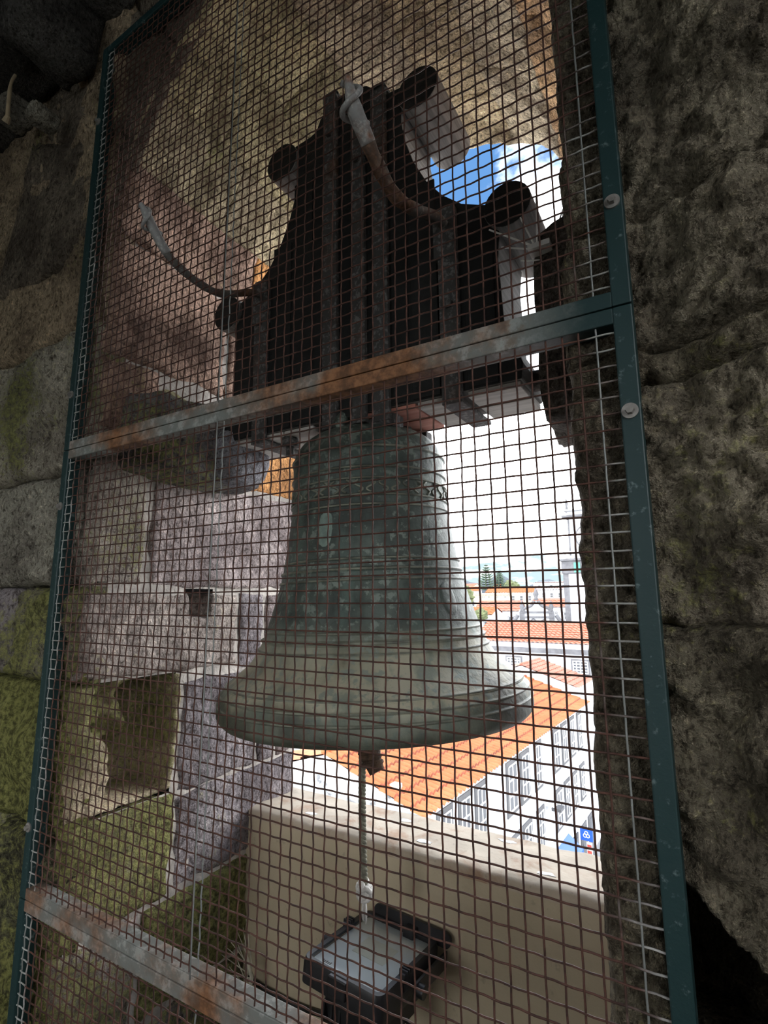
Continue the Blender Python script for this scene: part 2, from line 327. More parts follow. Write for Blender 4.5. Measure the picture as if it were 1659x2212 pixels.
# ---------------------------------------------------------------- the thick wall with its arched opening
XL, XR = -1.48, -0.12          # reveals
YI, YO = 0.05, 0.98            # inner and outer faces
ACX, AR, AZ = -0.80, 0.68, 2.713   # arch centre x, radius, springing height
WX0, WX1, WZ0, WZ1 = -3.2, 1.5, -0.15, 4.4
g = 0.02                        # backing lies behind the stones
def wall_backing():
    mb = MB(); ys = (YI + 0.075, YO - 0.004); g = 0.02; gl = 0.42
    hole = [(ACX + (AR+g)*math.cos(t), AZ + (AR+g)*math.sin(t)) for t in [PI - i*PI/40 for i in range(41)]]
    def quad(p, q, r, s, yy=ys):
        for y in yy: mb.add([(p[0], y, p[1]), (q[0], y, q[1]), (r[0], y, r[1]), (s[0], y, s[1])], [(0, 1, 2, 3)])
    def side(a, b): mb.add([(a[0], ys[0], a[1]), (b[0], ys[0], b[1]), (b[0], ys[1], b[1]), (a[0], ys[1], a[1])], [(0, 1, 2, 3)])
    xl, xr = XL - g, XR + g
    quad((WX0, WZ0), (xl-gl, WZ0), (xl-gl, AZ), (WX0, AZ)); quad((xl-gl, WZ0), (xl, WZ0), (xl, AZ), (xl-gl, AZ))
    quad((xr, 1.2), (WX1, 1.2), (WX1, AZ), (xr, AZ)); quad((xr, WZ0), (WX1, WZ0), (WX1, 1.2), (xr, 1.2), (YI+0.45, ys[1])); quad((0.8, WZ0), (WX1, WZ0), (WX1, 1.2), (0.8, 1.2), (ys[0],))
    mb.add([(xr, ys[0], 1.2), (WX1, ys[0], 1.2), (WX1, YI+0.45, 1.2), (xr, YI+0.45, 1.2)], [(0, 1, 2, 3)])
    quad((WX0, AZ), (hole[0][0], AZ), (hole[0][0], WZ1), (WX0, WZ1)); quad((hole[-1][0], AZ), (WX1, AZ), (WX1, WZ1), (hole[-1][0], WZ1))
    quad((xl, WZ0), (xr, WZ0), (xr, 0), (xl, 0))
    for a, b in zip(hole[:-1], hole[1:]): quad(a, b, (b[0], WZ1), (a[0], WZ1)); side(a, b)
    side((xr, AZ), (xr, 1.2)); mb.add([(xr, YI+0.45, 1.2), (xr, YI+0.45, 0), (xr, ys[1], 0), (xr, ys[1], 1.2)], [(0, 1, 2, 3)]); mb.add([(xr, ys[0], 1.2), (xr, ys[0], 0), (xr, YI+0.45, 0), (xr, YI+0.45, 1.2)], [(0, 1, 2, 3)]); side((xr, 0), (xl-gl, 0)); side((xl-gl, 0), (xl-gl, AZ))
    # mortar bed of the left reveal, open where the pocket and the small square hole go in
    xm = XL - 0.007; ny, nz = 72, 200
    for j in range(nz):
        for i in range(ny):
            y0 = YI+0.03+(YO-YI-0.032)*i/ny; y1 = YI+0.03+(YO-YI-0.032)*(i+1)/ny; z0 = AZ*j/nz; z1 = AZ*(j+1)/nz; yc, zc = (y0+y1)/2, (z0+z1)/2
            if (0.08 < yc < 0.385 and 0.955 < zc < 1.318) or (0.395 < yc < 0.515 and 1.475 < zc < 1.582): continue
            mb.add([(xm, y0, z0), (xm, y1, z0), (xm, y1, z1), (xm, y0, z1)], [(0, 1, 2, 3)])
    o = mb.build('wall_front', M_MORTAR, fix=False)
    return tag(o, 'thick rubble stone wall pierced by an arched bell opening', 'wall', kind='structure')
wall = wall_backing()

def patch(name, parent, mapf, u0, u1, v0, v1, du, amp, col, moss=0.3, edge=0.03, depth=0.03, freq=6.0, seed=0, gap=0.004, mat=None, shape=None, wob=0.006, label=None, lift=0.004, micro=0.0):
    u0 += gap; u1 -= gap; v0 += gap; v1 -= gap
    nu = max(3, int((u1-u0)/du)); nv = max(3, int((v1-v0)/du)); vs = []; fs = []
    for j in range(-1, nv + 2):
        for i in range(-1, nu + 2):
            ii = min(max(i, 0), nu); jj = min(max(j, 0), nv)
            u = u0 + (u1-u0)*ii/nu; v = v0 + (v1-v0)*jj/nv
            d = min(u-u0, u1-u, v-v0, v1-v)
            e = max(0.0, 1 - d/edge)
            h = lift + (micro*fbm(u*34, v*34, seed+2.0, 4) if micro else 0.0) + amp*(fbm(u*freq+seed*7.3, v*freq, seed*3.1, 5)*0.7 + fbm(u*freq*4+seed, v*freq*4, seed+9.0, 3)*0.3) - 0.55*depth*e*e
            if shape: h += shape(u, v)
            wv = wob*fbm(u*9+seed, v*9, 4.0+seed, 3)
            wu = wob*fbm(u*9, v*9+seed, 14.0+seed, 3)
            if i != ii or j != jj: h = -depth - 0.01
            vs.append(mapf(u + (wu if 0 <= i <= nu else wu), v + wv, h))
    W = nu + 3
    for j in range(nv + 2):
        for i in range(nu + 2): fs.append((j*W+i, j*W+i+1, (j+1)*W+i+1, (j+1)*W+i))
    me = bpy.data.meshes.new(name); me.from_pydata([tuple(p) for p in vs], [], fs); me.materials.append(mat or M_STONE)
    me.polygons.foreach_set('use_smooth', [True]*len(me.polygons)); me.update()
    o = link(name, me, parent); o.color = (*col, moss)
    if label: o['label'] = label
    return o
mapL = lambda u, v, h: (XL + h, u, v)               # left reveal: u = Y, v = Z, outwards +X
mapF = lambda u, v, h: (u, YI - h, v)               # inner face: u = X, outwards -Y
mapR = lambda u, v, h: (XR - h, u, v)
def mapA(u, v, h):                                   # intrados: u = arc length from the right springing, v = Y
    t = u / AR; r = AR - h
    return (ACX + r*math.cos(t), v, AZ + r*math.sin(t))
def mapP(u, v, h):                                   # spandrel on the inner face, polar
    t = u; r = v
    return (ACX + r*math.cos(t), YI - h, AZ + r*math.sin(t))

GREY = (0.32, 0.29, 0.305); PURP = (0.44, 0.375, 0.37); BROWN = (0.42, 0.285, 0.225); ORNG = (0.70, 0.35, 0.14); OLIVE = (0.44, 0.40, 0.26); TAN = (0.66, 0.56, 0.40); PALE = (0.54, 0.49, 0.43)
def sm(x, a, b):
    t = min(1, max(0, (x-a)/(b-a))); return t*t*(3-2*t)
def recess(u, v):       # broken pocket in the reveal (u = Y, v = Z)
    left = 0.105 if v > 1.19 else 0.105 + 0.055*sm(v, 1.20, 1.14)
    left += 0.012*fbm(u*20, v*20, 3.0, 2)
    k = sm(u, left - 0.008, left + 0.018) * sm(u, 0.372, 0.355) * sm(v, 0.965, 0.98) * sm(v, 1.312, 1.296)
    inner = 0.13 + 0.10*sm(u, 0.15, 0.30)
    if v > 1.15 and u < 0.24: inner = 0.07 + 0.05*fbm(u*18, v*18, 8.0, 2)
    return -k*inner
def putlog(u, v):
    k = sm(u, 0.410, 0.422) * sm(u, 0.508, 0.496) * sm(v, 1.486, 1.500) * sm(v, 1.572, 1.562)
    return -0.12*k
RV = [  # left reveal: Y0, Y1, Z0, Z1, colour, moss, shape
    (YI, 0.46, 0.00, 0.34, GREY, 0.8, None), (0.46, YO, 0.00, 0.34, GREY, 0.7, None),
    (YI, 0.30, 0.34, 0.645, PURP, 0.75, None), (0.30, 0.74, 0.34, 0.645, OLIVE, 1.1, None), (0.74, YO, 0.34, 0.645, GREY, 0.5, None),
    (YI, 0.40, 0.645, 0.955, OLIVE, 1.05, None), (0.40, YO, 0.645, 0.935, GREY, 0.42, None),
    (YI, 0.40, 0.955, 1.315, TAN, 0.72, recess), (0.40, 0.76, 0.935, 1.29, GREY, 0.25, None), (0.76, 0.86, 0.935, 1.29, GREY, 0.15, None), (0.86, YO, 0.935, 1.29, PURP, 0.15, None),
    (YI, 0.635, 1.315, 1.578, (0.42, 0.365, 0.335), 0.42, putlog), (0.635, 0.778, 1.29, 1.578, GREY, 0.15, None), (0.778, YO, 1.29, 1.578, PURP, 0.12, None),
    (YI, 0.235, 1.585, 2.06, PALE, 0.5, None), (0.245, YO, 1.585, 1.965, PURP, 0.14, None),
    (0.245, 0.60, 1.965, 2.26, OLIVE, 0.62, None), (0.60, YO, 1.97, 2.26, ORNG, 0.12, None),
    (YI, 0.245, 2.06, 2.30, BROWN, 0.45, None),
    (YI, 0.52, 2.30, 2.713, BROWN, 0.22, None), (0.52, 0.80, 2.26, 2.713, BROWN, 0.16, None), (0.80, YO, 2.26, 2.713, ORNG, 0.15, None)]
for i, (a, b, c, d, col, mo, sh) in enumerate(RV):
    patch('jamb_stone', wall, mapL, a, b, c, d, 0.0125 if sh is None else 0.008, 0.016, col, mo, 0.016, 0.022, 5.0, i+1, 0.0055, None, sh, 0.011)
for i in range(6):     # right reveal, seen only from elsewhere
    z0 = i*AZ/6; patch('jamb_stone', wall, mapR, YI+0.09, YO, z0, z0+AZ/6, 0.04, 0.015, GREY, 0.3, 0.03, 0.022, 5.0, 60+i)
# arch stones
NA = 9; AL = PI*AR
acols = [ORNG, (0.68, 0.44, 0.24), TAN, (0.66, 0.54, 0.35), TAN, (0.62, 0.54, 0.33), (0.56, 0.48, 0.29), (0.50, 0.42, 0.28), BROWN]
for i in range(NA):
    cuts = [YI, 0.42, 0.74, YO] if i % 2 else [YI, 0.30, 0.62, YO]
    for k in range(3):
        col = acols[i] if not (i == 8 and k == 2) else ORNG
        col = tuple(c*(0.92+0.06*((i*3+k*5) % 4)) for c in col)
        patch('arch_stone', wall, mapA, i*AL/NA, (i+1)*AL/NA, cuts[k], cuts[k+1], 0.0125, 0.034, col, 0.26 + 0.30*(((i*7+k*3) % 5)/4), 0.010, 0.006, 4.0, 100, -0.001, wob=0.0)
# inner face: spandrel ring over the arch
for i in range(7):
    patch('face_stone', wall, mapP, i*PI/7, (i+1)*PI/7, AR-0.01, 1.45, 0.03, 0.02, (0.20, 0.165, 0.13), 0.35, 0.02, 0.02, 5.0, 150+i, 0.001)
# inner face, left of the grille
def plasterbulge(u, v): return 0.02*math.sin(u*3.0+v*1.7)
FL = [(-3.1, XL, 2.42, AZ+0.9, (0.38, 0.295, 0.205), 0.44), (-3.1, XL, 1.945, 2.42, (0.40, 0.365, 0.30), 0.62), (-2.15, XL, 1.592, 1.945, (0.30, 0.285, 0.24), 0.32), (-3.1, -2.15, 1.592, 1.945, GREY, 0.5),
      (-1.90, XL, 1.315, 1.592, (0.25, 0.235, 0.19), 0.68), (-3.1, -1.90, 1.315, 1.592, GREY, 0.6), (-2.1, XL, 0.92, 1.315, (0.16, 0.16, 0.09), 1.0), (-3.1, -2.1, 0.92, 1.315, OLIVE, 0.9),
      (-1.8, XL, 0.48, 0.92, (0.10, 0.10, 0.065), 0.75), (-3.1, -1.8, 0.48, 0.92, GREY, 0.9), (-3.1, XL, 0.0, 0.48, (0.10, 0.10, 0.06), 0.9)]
for i, (a, b, c, d, col, mo) in enumerate(FL):
    patch('face_stone', wall, mapF, a, b, c, d, 0.014 if b == XL else 0.05, 0.045 if i else 0.03, col, mo, 0.03, 0.06, 4.0, 200+i, 0.003, None, plasterbulge if i == 0 else None, micro=0.012 if 0 < i < 5 else 0.004)
# inner face, right of the opening
def bulge(u, v): return 0.05*sm(u, 0.0, 0.10) + 0.03*fbm(u*5, v*3, 2.0, 3)*sm(u, -0.06, 0.02)
def cutcorner(u, v):
    line = 1.175 - (u + 0.04)*0.95
    return bulge(u, v)*0.8 - 0.34*sm(line - v, 0.0, 0.02)*sm(u, -0.072, -0.058)
SAND = (0.235, 0.205, 0.155)
XF, XF2 = -0.138, -0.147
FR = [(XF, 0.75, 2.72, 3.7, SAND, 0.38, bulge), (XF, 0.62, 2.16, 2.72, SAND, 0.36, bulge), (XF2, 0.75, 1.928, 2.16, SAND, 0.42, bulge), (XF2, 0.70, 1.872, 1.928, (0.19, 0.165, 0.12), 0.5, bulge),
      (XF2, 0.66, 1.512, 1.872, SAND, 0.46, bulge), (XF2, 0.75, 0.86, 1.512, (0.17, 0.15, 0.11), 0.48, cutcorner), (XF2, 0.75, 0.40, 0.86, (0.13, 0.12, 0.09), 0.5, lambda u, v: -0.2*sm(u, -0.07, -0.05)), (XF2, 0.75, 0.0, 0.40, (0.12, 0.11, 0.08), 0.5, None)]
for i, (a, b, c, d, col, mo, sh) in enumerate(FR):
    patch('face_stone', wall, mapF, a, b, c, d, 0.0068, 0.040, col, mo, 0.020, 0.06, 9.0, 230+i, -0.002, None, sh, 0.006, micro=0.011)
for i in range(5):
    patch('face_stone', wall, mapF, 0.62, 1.45, i*0.72, i*0.72+0.72, 0.05, 0.04, SAND, 0.4, 0.03, 0.03, 4.0, 250+i)

# the room behind the camera: floor, ceiling, walls, with two unseen openings added to light it
def slab(name, lo, hi, mat, label, cat):
    return tag(MB().box(lo, hi).build(name, mat), label, cat, kind='structure')
RX0, RX1, RY0, RZ1 = -3.1, 1.45, -3.3, 4.1
slab('floor', (WX0, RY0-0.3, -0.15), (WX1, YI+0.13, 0.0), M_ROOMW, 'dusty stone floor of the bell chamber', 'floor')
slab('ceiling', (WX0, RY0-0.3, RZ1), (WX1, YI+0.13, RZ1+0.2), M_DARKST, 'dark stone ceiling over the bell chamber', 'ceiling')
slab('wall_left', (WX0, RY0, 0.0), (RX0, YI+0.13, RZ1), M_ROOMW, 'side wall of the bell chamber near the mossy stones', 'wall')
SO = (-2.3, -1.05, 1.5, 2.95)
mb = MB()
mb.box((RX1, RY0, 0.0), (WX1, SO[0], RZ1)).box((RX1, SO[1], 0.0), (WX1, YI+0.13, RZ1)).box((RX1, SO[0], 0.0), (WX1, SO[1], SO[2])).box((RX1, SO[0], SO[3]), (WX1, SO[1], RZ1))
tag(mb.build('wall_right', M_ROOMW), 'side wall of the bell chamber with an added daylight opening beyond the rough blocks', 'wall', kind='structure')
BO = (-2.4, -1.0, 1.1, 2.55)
mb = MB()
mb.box((WX0, RY0-0.3, 0), (BO[0], RY0, RZ1)).box((BO[1], RY0-0.3, 0), (WX1, RY0, RZ1)).box((BO[0], RY0-0.3, 0), (BO[1], RY0, BO[2])).box((BO[0], RY0-0.3, BO[3]), (BO[1], RY0, RZ1))
tag(mb.build('wall_back', M_ROOMW), 'back wall of the bell chamber with an added daylight opening', 'wall', kind='structure')
slab('ledge', (XL-0.01, YI, 0.0), (XR+0.01, 0.727, 0.10), M_FLOOR, 'mossy stone sill floor under the bell', 'ledge')
# vault springers, top left
random.seed(4)
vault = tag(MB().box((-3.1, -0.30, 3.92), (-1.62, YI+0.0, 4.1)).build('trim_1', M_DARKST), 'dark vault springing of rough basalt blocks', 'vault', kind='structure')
def boulder(name, parent, c, s, col, moss, seed, mat=None, rough=0.10, rnd=0.0):
    bm = bmesh.new(); bmesh.ops.create_cube(bm, size=2.0); bmesh.ops.subdivide_edges(bm, edges=bm.edges, cuts=9, use_grid_fill=True)
    for v in bm.verts:
        p = v.co; n = p.normalized(); q = p*(0.62-rnd) + n*(0.48+rnd*1.15)
        h = 1 + rough*fbm(n.x*1.6+seed, n.y*1.6, n.z*1.6, 4) + rough*0.4*fbm(n.x*6+seed, n.y*6, n.z*6, 3)
        v.co = Vector((c[0]+q.x*s[0]*h, c[1]+q.y*s[1]*h, c[2]+q.z*s[2]*h))
    me = bpy.data.meshes.new(name); bm.to_mesh(me); bm.free(); me.materials.append(mat or M_STONE)
    me.polygons.foreach_set('use_smooth', [True]*len(me.polygons))
    o = link(name, me, parent); o.color = (*col, moss); return o
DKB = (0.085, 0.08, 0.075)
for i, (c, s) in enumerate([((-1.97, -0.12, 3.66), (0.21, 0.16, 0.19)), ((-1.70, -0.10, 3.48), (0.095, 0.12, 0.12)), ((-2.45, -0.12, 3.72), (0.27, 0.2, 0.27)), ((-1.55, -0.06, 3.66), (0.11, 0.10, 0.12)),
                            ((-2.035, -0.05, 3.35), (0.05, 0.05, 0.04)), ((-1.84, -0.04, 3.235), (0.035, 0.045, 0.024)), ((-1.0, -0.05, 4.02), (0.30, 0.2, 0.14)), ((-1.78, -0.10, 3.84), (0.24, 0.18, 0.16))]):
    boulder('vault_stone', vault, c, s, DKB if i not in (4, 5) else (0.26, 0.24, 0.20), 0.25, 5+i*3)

# ---------------------------------------------------------------- corbel stones carrying the axle
def corbel(name, label, cx, sx, cy, sy, cz, sz, col, moss, seed):
    o = boulder(name, None, (0, 0, 0), (sx, sy, sz), col, moss, seed, None, 0.07)
    o.location = (cx, cy, cz); return tag(o, label, 'corbel')
corbel('corbel_stone', 'rounded mossy corbel stone projecting from the left reveal under the axle', -1.46, 0.13, 0.36, 0.235, 2.065, 0.125, (0.20, 0.19, 0.20), 0.62, 3)
corbel('corbel_stone', 'bare brown corbel stone with bird spikes beside the right jamb', -0.140, 0.130, 0.50, 0.14, 2.195, 0.255, (0.13, 0.115, 0.10), 0.1, 8)
boulder('bearing_block', None, (0, 0, 0), (0.075, 0.105, 0.085), (0.27, 0.27, 0.30), 0.0, 21, None, 0.05, 0.40).location = (-1.335, 0.46, 2.035)
tag(bpy.data.objects['bearing_block'], 'grey basalt bearing block at the end of the mossy corbel', 'block')

# ---------------------------------------------------------------- parapet closing the lower part of the opening
PY, PZ = 0.727, 0.80
mb = MB().box((XL-0.015, PY, 0.0), (XR+0.015, YO-0.01, PZ-0.03))
par = tag(mb.build('parapet', M_BEIGE), 'low beige rendered parapet wall closing the arch below the bell', 'parapet', kind='structure')
mb = MB(); NXc, NYc = 90, 18
for j in range(NYc+1):
    for i in range(NXc+1):
        x = XL-0.012 + (XR-XL+0.024)*i/NXc; y = PY-0.004 + (YO+0.012-PY)*j/NYc
        if j == 0: y += 0.006*fbm(x*9, 1.0, 0, 3)
        e = 0.010*(1 - min(1, j/2.0))
        mb.v.append(Vector((x, y, PZ - 0.014*j/NYc - e + 0.006*fbm(x*7, y*7, 2, 4))))
for j in range(NYc):
    for i in range(NXc): a = j*(NXc+1)+i; mb.face((a, a+1, a+NXc+2, a+NXc+1))
o0 = len(mb.v)
for i in range(NXc+1): p = mb.v[i]; mb.v.append(Vector((p.x, p.y, PZ-0.035)))
for i in range(NXc): mb.face((i, o0+i, o0+i+1, i+1))
mb.build('coping', M_COPING, par, True, False)
random.seed(11)
for (x, y) in ((-1.0, 0.90), (-0.93, 0.93), (-0.58, 0.95), (-0.80, 0.80), (-0.42, 0.79), (-1.25, 0.80)):
    mb = MB(); n = 11
    ring = [(x + (0.012+0.010*random.random())*math.cos(2*PI*k/n)*1.6, y + (0.008+0.006*random.random())*math.sin(2*PI*k/n)) for k in range(n)]
    mb.prism(ring, lambda a, b, h: (a, b, PZ - 0.014*(b-PY)/(YO-PY) + 0.006*fbm(a*7, b*7, 2, 4) + h), -0.006, 0.0012)
    mb.build('bird_dropping', M_GUANO, par)

# ---------------------------------------------------------------- the wire mesh grille: three framed panels
GX0, GX1 = -1.564, -0.0416; BW = 0.0275; PIT = 0.0252; BD = 0.042
def wire_mesh(name, length, phase, mat, var, r=0.0016):
    mb = MB(); n = int(length / PIT * 2); pts = []
    for i in range(n+1):
        s = length*i/n
        pts.append(Vector((0.0005*fbm(s*6, var*5.0, 1.0, 2) + 0.00025*fbm(s*40, var*5.0, 3.0, 2), 0.0011*math.cos(PI*s/PIT + phase*PI), s)))
    mb.tube(pts, r, 5)
    return mb.mesh('wire', mat, True, False)
PANELS = [('upper', 1.983, 3.39, 'tall rusty wire mesh panel in green frame across the arch head'), ('middle', 0.798, 1.983, 'rusty wire mesh panel in green frame in front of the bell'), ('lower', 0.02, 0.798, 'grimy wire mesh panel in green frame below the slanting rusty bars')]
random.seed(21)
for nm, z0, z1, lab in PANELS:
    g_ = thing('wire_mesh_panel', lab, 'grille', (GX0, 0.0, z0), None, 'wire mesh panels bolted over the arch')
    for x0, x1 in ((GX0, GX0+BW), (GX1-BW, GX1)):
        MB().box((x0, 0.0, z0+0.001), (x1, BD, z1-0.001)).build('frame_post', M_POST, g_, bevel=0.0022)
    for zz0, zz1 in ((z0+0.0008, z0+BW-0.001), (z1-BW+0.001, z1-0.0008)):
        mt = M_POST if zz1 > 3.0 or zz0 < 0.2 else M_BAR
        MB().box((GX0+BW*0.97, 0.0004, zz0), (GX1-BW*0.97, BD-0.0005, zz1)).build('frame_rail', mt, g_, bevel=0.0022)
    vm_ = {}; L = z1 - z0 - BW*1.2
    nvw = int((GX1-GX0-2*BW)/PIT)
    for i in range(nvw+1):
        x = GX0 + BW + 0.006 + i*PIT*1.0
        if x > GX1 - BW: break
        edge = i < 1 or x > -0.11
        if abs(x + 0.908) < PIT*0.5 or edge: mt, key = M_ZINC, 'z'
        else: mt, key = M_WIRE, 'r'
        k = (i % 2, key, i % 3 if key == 'r' else 0)
        if k not in vm_: vm_[k] = wire_mesh('wire', L, i % 2, mt, i % 3 + z0*3)
        o = link('wire', vm_[k]); o.parent = g_; o.location = (x - GX0 + random.uniform(-.0008, .0008), 0.006, BW*0.6); o.rotation_euler = (0, random.uniform(-.0008, .0008), 0)
    hm_ = {}; LH = GX1 - GX0 - BW*1.2
    nh = int((z1-z0-2*BW)/PIT)
    for i in range(nh+1):
        z = z0 + BW + 0.010 + i*PIT
        if z > z1 - BW: break
        k = (i % 2, i % 3)
        if k not in hm_: hm_[k] = wire_mesh('wire', LH, i % 2 + 1, M_WIRE, 7 + i % 3 + z0)
        o = link('wire', hm_[k]); o.parent = g_; o.location = (BW*0.6, 0.006, z - z0 + random.uniform(-.0008, .0008)); o.rotation_euler = (0, PI/2 + random.uniform(-.0006, .0006), 0)
    # loose second wire laid along the overlap
    if nm != 'lower':
        pts = [(-0.915 + 0.002*fbm(z*5, 2, 2, 2), -0.001, z) for z in [z0+0.02+(z1-z0-0.04)*k/24 for k in range(25)]]
        MB().tube(pts, 0.0016, 6).build('lacing_wire', M_ZINC, g_, True)
    # bolts with washers through the posts
    for bx, bz in [((GX1-BW/2-0.001), bz) for bz in ((2.156, 3.1) if nm == 'upper' else (1.816,) if nm == 'middle' else (0.45,))] + [((GX0+BW/2), bz) for bz in ((2.155, 3.1) if nm == 'upper' else (1.817, 0.966) if nm == 'middle' else (0.45,))]:
        bo = MB().cyl((bx, -0.003, bz), (bx, 0.001, bz), 0.0115, n=24).build('washer', M_BOLT, g_, 40)
        hb = MB().cyl((bx, -0.010, bz), (bx, -0.003, bz), 0.0058, 0.0064, n=6).build('bolt_head', M_BOLT, None)
        hb.parent = bo

# ---------------------------------------------------------------- bell and headstock (swung three degrees on the axle)
PIV = Vector((-0.815, 0.49, 2.10)); TILT = math.radians(1.0)
MT = Matrix.Translation(PIV) @ Matrix.Rotation(TILT, 4, 'X'); MTI = MT.inverted()
def swung(name, label, cat): return thing(name, label, cat, PIV, (TILT, 0, 0), None, True)
def arc(cx, cz, r, a0, a1, n): return [(cx + r*math.cos(math.radians(a0+(a1-a0)*i/n)), cz + r*math.sin(math.radians(a0+(a1-a0)*i/n))) for i in range(n+1)]
HALF = [(0.0, -0.030), (0.505, -0.030), (0.510, 0.01), (0.495, 0.06), (0.470, 0.10), (0.462, 0.30), (0.470, 0.37)]
HALF += arc(0.495, 0.43, 0.058, -120, 150, 14)
HALF += [(0.425, 0.468), (0.37, 0.495), (0.315, 0.545), (0.268, 0.610), (0.230, 0.690), (0.205, 0.770), (0.195, 0.835)]
HALF += arc(0.255, 0.905, 0.062, -160, 130, 14)
HALF += [(0.185, 0.955), (0.145, 0.958), (0.122, 0.965), (0.105, 1.000), (0.075, 1.028), (0.035, 1.042), (0.0, 1.045)]
prof = HALF[1:-1] + [HALF[-1]] + [(-x, z) for x, z in HALF[1:-1]][::-1]
hs = swung('headstock', 'black tarred wooden headstock with four scroll knobs above the bell', 'headstock')
mb = MB(); mb.prism(prof, lambda x, z, h: (x, h, z), -0.108, 0.095, 1)
mb.build('body', [M_WOOD, M_TAR], hs, bevel=0.004)
for sx in (-1, 1):
    for cx, cz, r in ((0.495, 0.43, 0.0605), (0.255, 0.905, 0.0645)):
        mb = MB(); n = 28
        ring = [(sx*cx + r*math.cos(2*PI*k/n), cz + r*math.sin(2*PI*k/n)) for k in range(n)]
        mb.prism(ring, lambda x, z, h: (x, h, z), -0.122, 0.135, 1)
        mb.build('scroll_knob', [M_WOOD, M_TAR], hs, 50, bevel=0.003)
# iron straps with bolts
for x, w_, z0, z1 in ((-0.055, 0.052, -0.05, 1.06), (0.048, 0.046, -0.05, 0.95), (0.122, 0.050, -0.07, 0.985), (0.330, 0.055, -0.05, 0.47), (-0.335, 0.055, -0.05, 0.50)):
    st = MB().box((x-w_/2, -0.124, z0), (x+w_/2, -0.108, z1)).build('iron_strap', M_IRON, hs, bevel=0.003)
    if z1 > 0.9:
        MB().box((x-w_/2, -0.124, z1-0.012), (x+w_/2, 0.0 if x < 0 else 0.06, z1)).build('strap_hook', M_IRON, hs)
    MB().box((x-w_/2, -0.124, z0-0.012), (x+w_/2, 0.100, z0)).build('strap_foot', M_IRON, hs, bevel=0.002)
    for zb in [z0+0.12+0.14*k for k in range(int((z1-z0-0.12)/0.14))]:
        if x > 0.3 or zb > z1-0.25: b = MB().cyl((x, -0.134, zb), (x, -0.124, zb), 0.014, n=6).build('bolt', M_IRON, hs)
# vertical boards of the front, slightly proud with dark gaps
for x0, x1, zt in ((-0.45, -0.372, 0.33), (-0.29, -0.215, 0.60), (-0.205, -0.13, 0.80), (-0.12, -0.088, 0.93), (0.155, 0.205, 0.80), (0.215, 0.295, 0.60), (0.37, 0.45, 0.34)):
    MB().box((x0, -0.1125, -0.025), (x1, -0.107, zt)).build('front_board', M_TAR, hs, bevel=0.0015)
# underside boards, bounce light from below put into their pale and reddish colours
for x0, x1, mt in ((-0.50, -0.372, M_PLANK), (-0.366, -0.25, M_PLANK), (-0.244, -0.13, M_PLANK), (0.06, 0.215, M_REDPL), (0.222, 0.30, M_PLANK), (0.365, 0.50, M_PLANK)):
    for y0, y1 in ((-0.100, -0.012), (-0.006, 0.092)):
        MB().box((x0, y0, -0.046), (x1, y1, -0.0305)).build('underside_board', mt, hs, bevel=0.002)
# axle stubs
for sx in (-1, 1): MB().cyl((sx*0.50, 0, -0.0), (sx*0.60, 0, -0.0), 0.028, 0.024, 16).build('axle_stub', M_IRON, hs, 40)
# curved lever arms that come out through the mesh
def lever(x, pw, wid):
    pts = spline([MTI @ Vector((x, y, z)) for y, z in pw], 8); n = len(pts)
    k = int(n*0.66); mb = MB()
    mb.tube(pts[:k+1], [wid*(0.9+0.25*math.sin(i*0.9)*0.2) for i in range(k+1)], 10)
    arm = mb.build('lever_arm', M_ARM, hs, True)
    mb = MB(); q = pts[k:]
    mb.tube(q, [wid*(1.0 if i < len(q)-9 else 1.0-0.085*(i-len(q)+9)) for i in range(len(q))], 10)
    tip = mb.build('lever_tip', M_TIP, hs, True)
    # wire wound loosely round the tip
    a = q[len(q)//3]; b = q[-2]; d = (b-a); mb = MB(); pp = []
    side = Vector((1, 0, 0)); fw = d.normalized().cross(side)
    for i in range(36):
        t = i/35; c = a + d*t; an = t*2.6*PI + 1.0; rr = wid*(1.05 + 0.75*math.exp(-((t-0.35)/0.18)**2))
        pp.append(c + side*math.cos(an)*rr + fw*math.sin(an)*rr)
    mb.tube(pp, wid*0.36, 7); mb.build('wound_wire', M_TIP, hs, True)
    c0 = pts[0]
    MB().box((c0.x-0.032, -0.130, c0.z-0.10), (c0.x+0.032, -0.106, c0.z+0.045)).build('lever_bracket', M_IRON, hs, bevel=0.004)
lever(-0.49, [(0.390, 2.54), (0.302, 2.519), (0.171, 2.452), (0.082, 2.424), (0.005, 2.447), (-0.035, 2.472), (-0.073, 2.498), (-0.098, 2.548)], 0.0165)
lever(-1.15, [(0.392, 2.545), (0.321, 2.532), (0.199, 2.462), (0.113, 2.449), (0.033, 2.462), (-0.013, 2.490), (-0.059, 2.541), (-0.083, 2.568)], 0.0125)

BT = math.radians(-1.6)
bell = swung('bell', 'large green patinated bronze bell with raised rings behind the mesh', 'bell'); bell.rotation_euler = (math.radians(0.6), BT, 0)
zb = lambda z: z - 2.10
P = [(0.10, 2.032), (0.150, 2.026), (0.180, 2.010), (0.204, 1.988), (0.219, 1.960), (0.2235, 1.93), (0.2235, 1.90), (0.2255, 1.84), (0.2305, 1.78), (0.2415, 1.70), (0.250, 1.65), (0.261, 1.595), (0.2865, 1.51), (0.305, 1.455), (0.322, 1.418),
     (0.345, 1.385), (0.372, 1.362), (0.397, 1.342), (0.413, 1.322), (0.422, 1.298), (0.4265, 1.275), (0.424, 1.260), (0.413, 1.248)]
def rad(z):
    for (r0, z0), (r1, z1) in zip(P, P[1:]):
        if z1 <= z <= z0: return r0 + (r1-r0)*(z0-z)/(z0-z1)
    return P[-1][0]
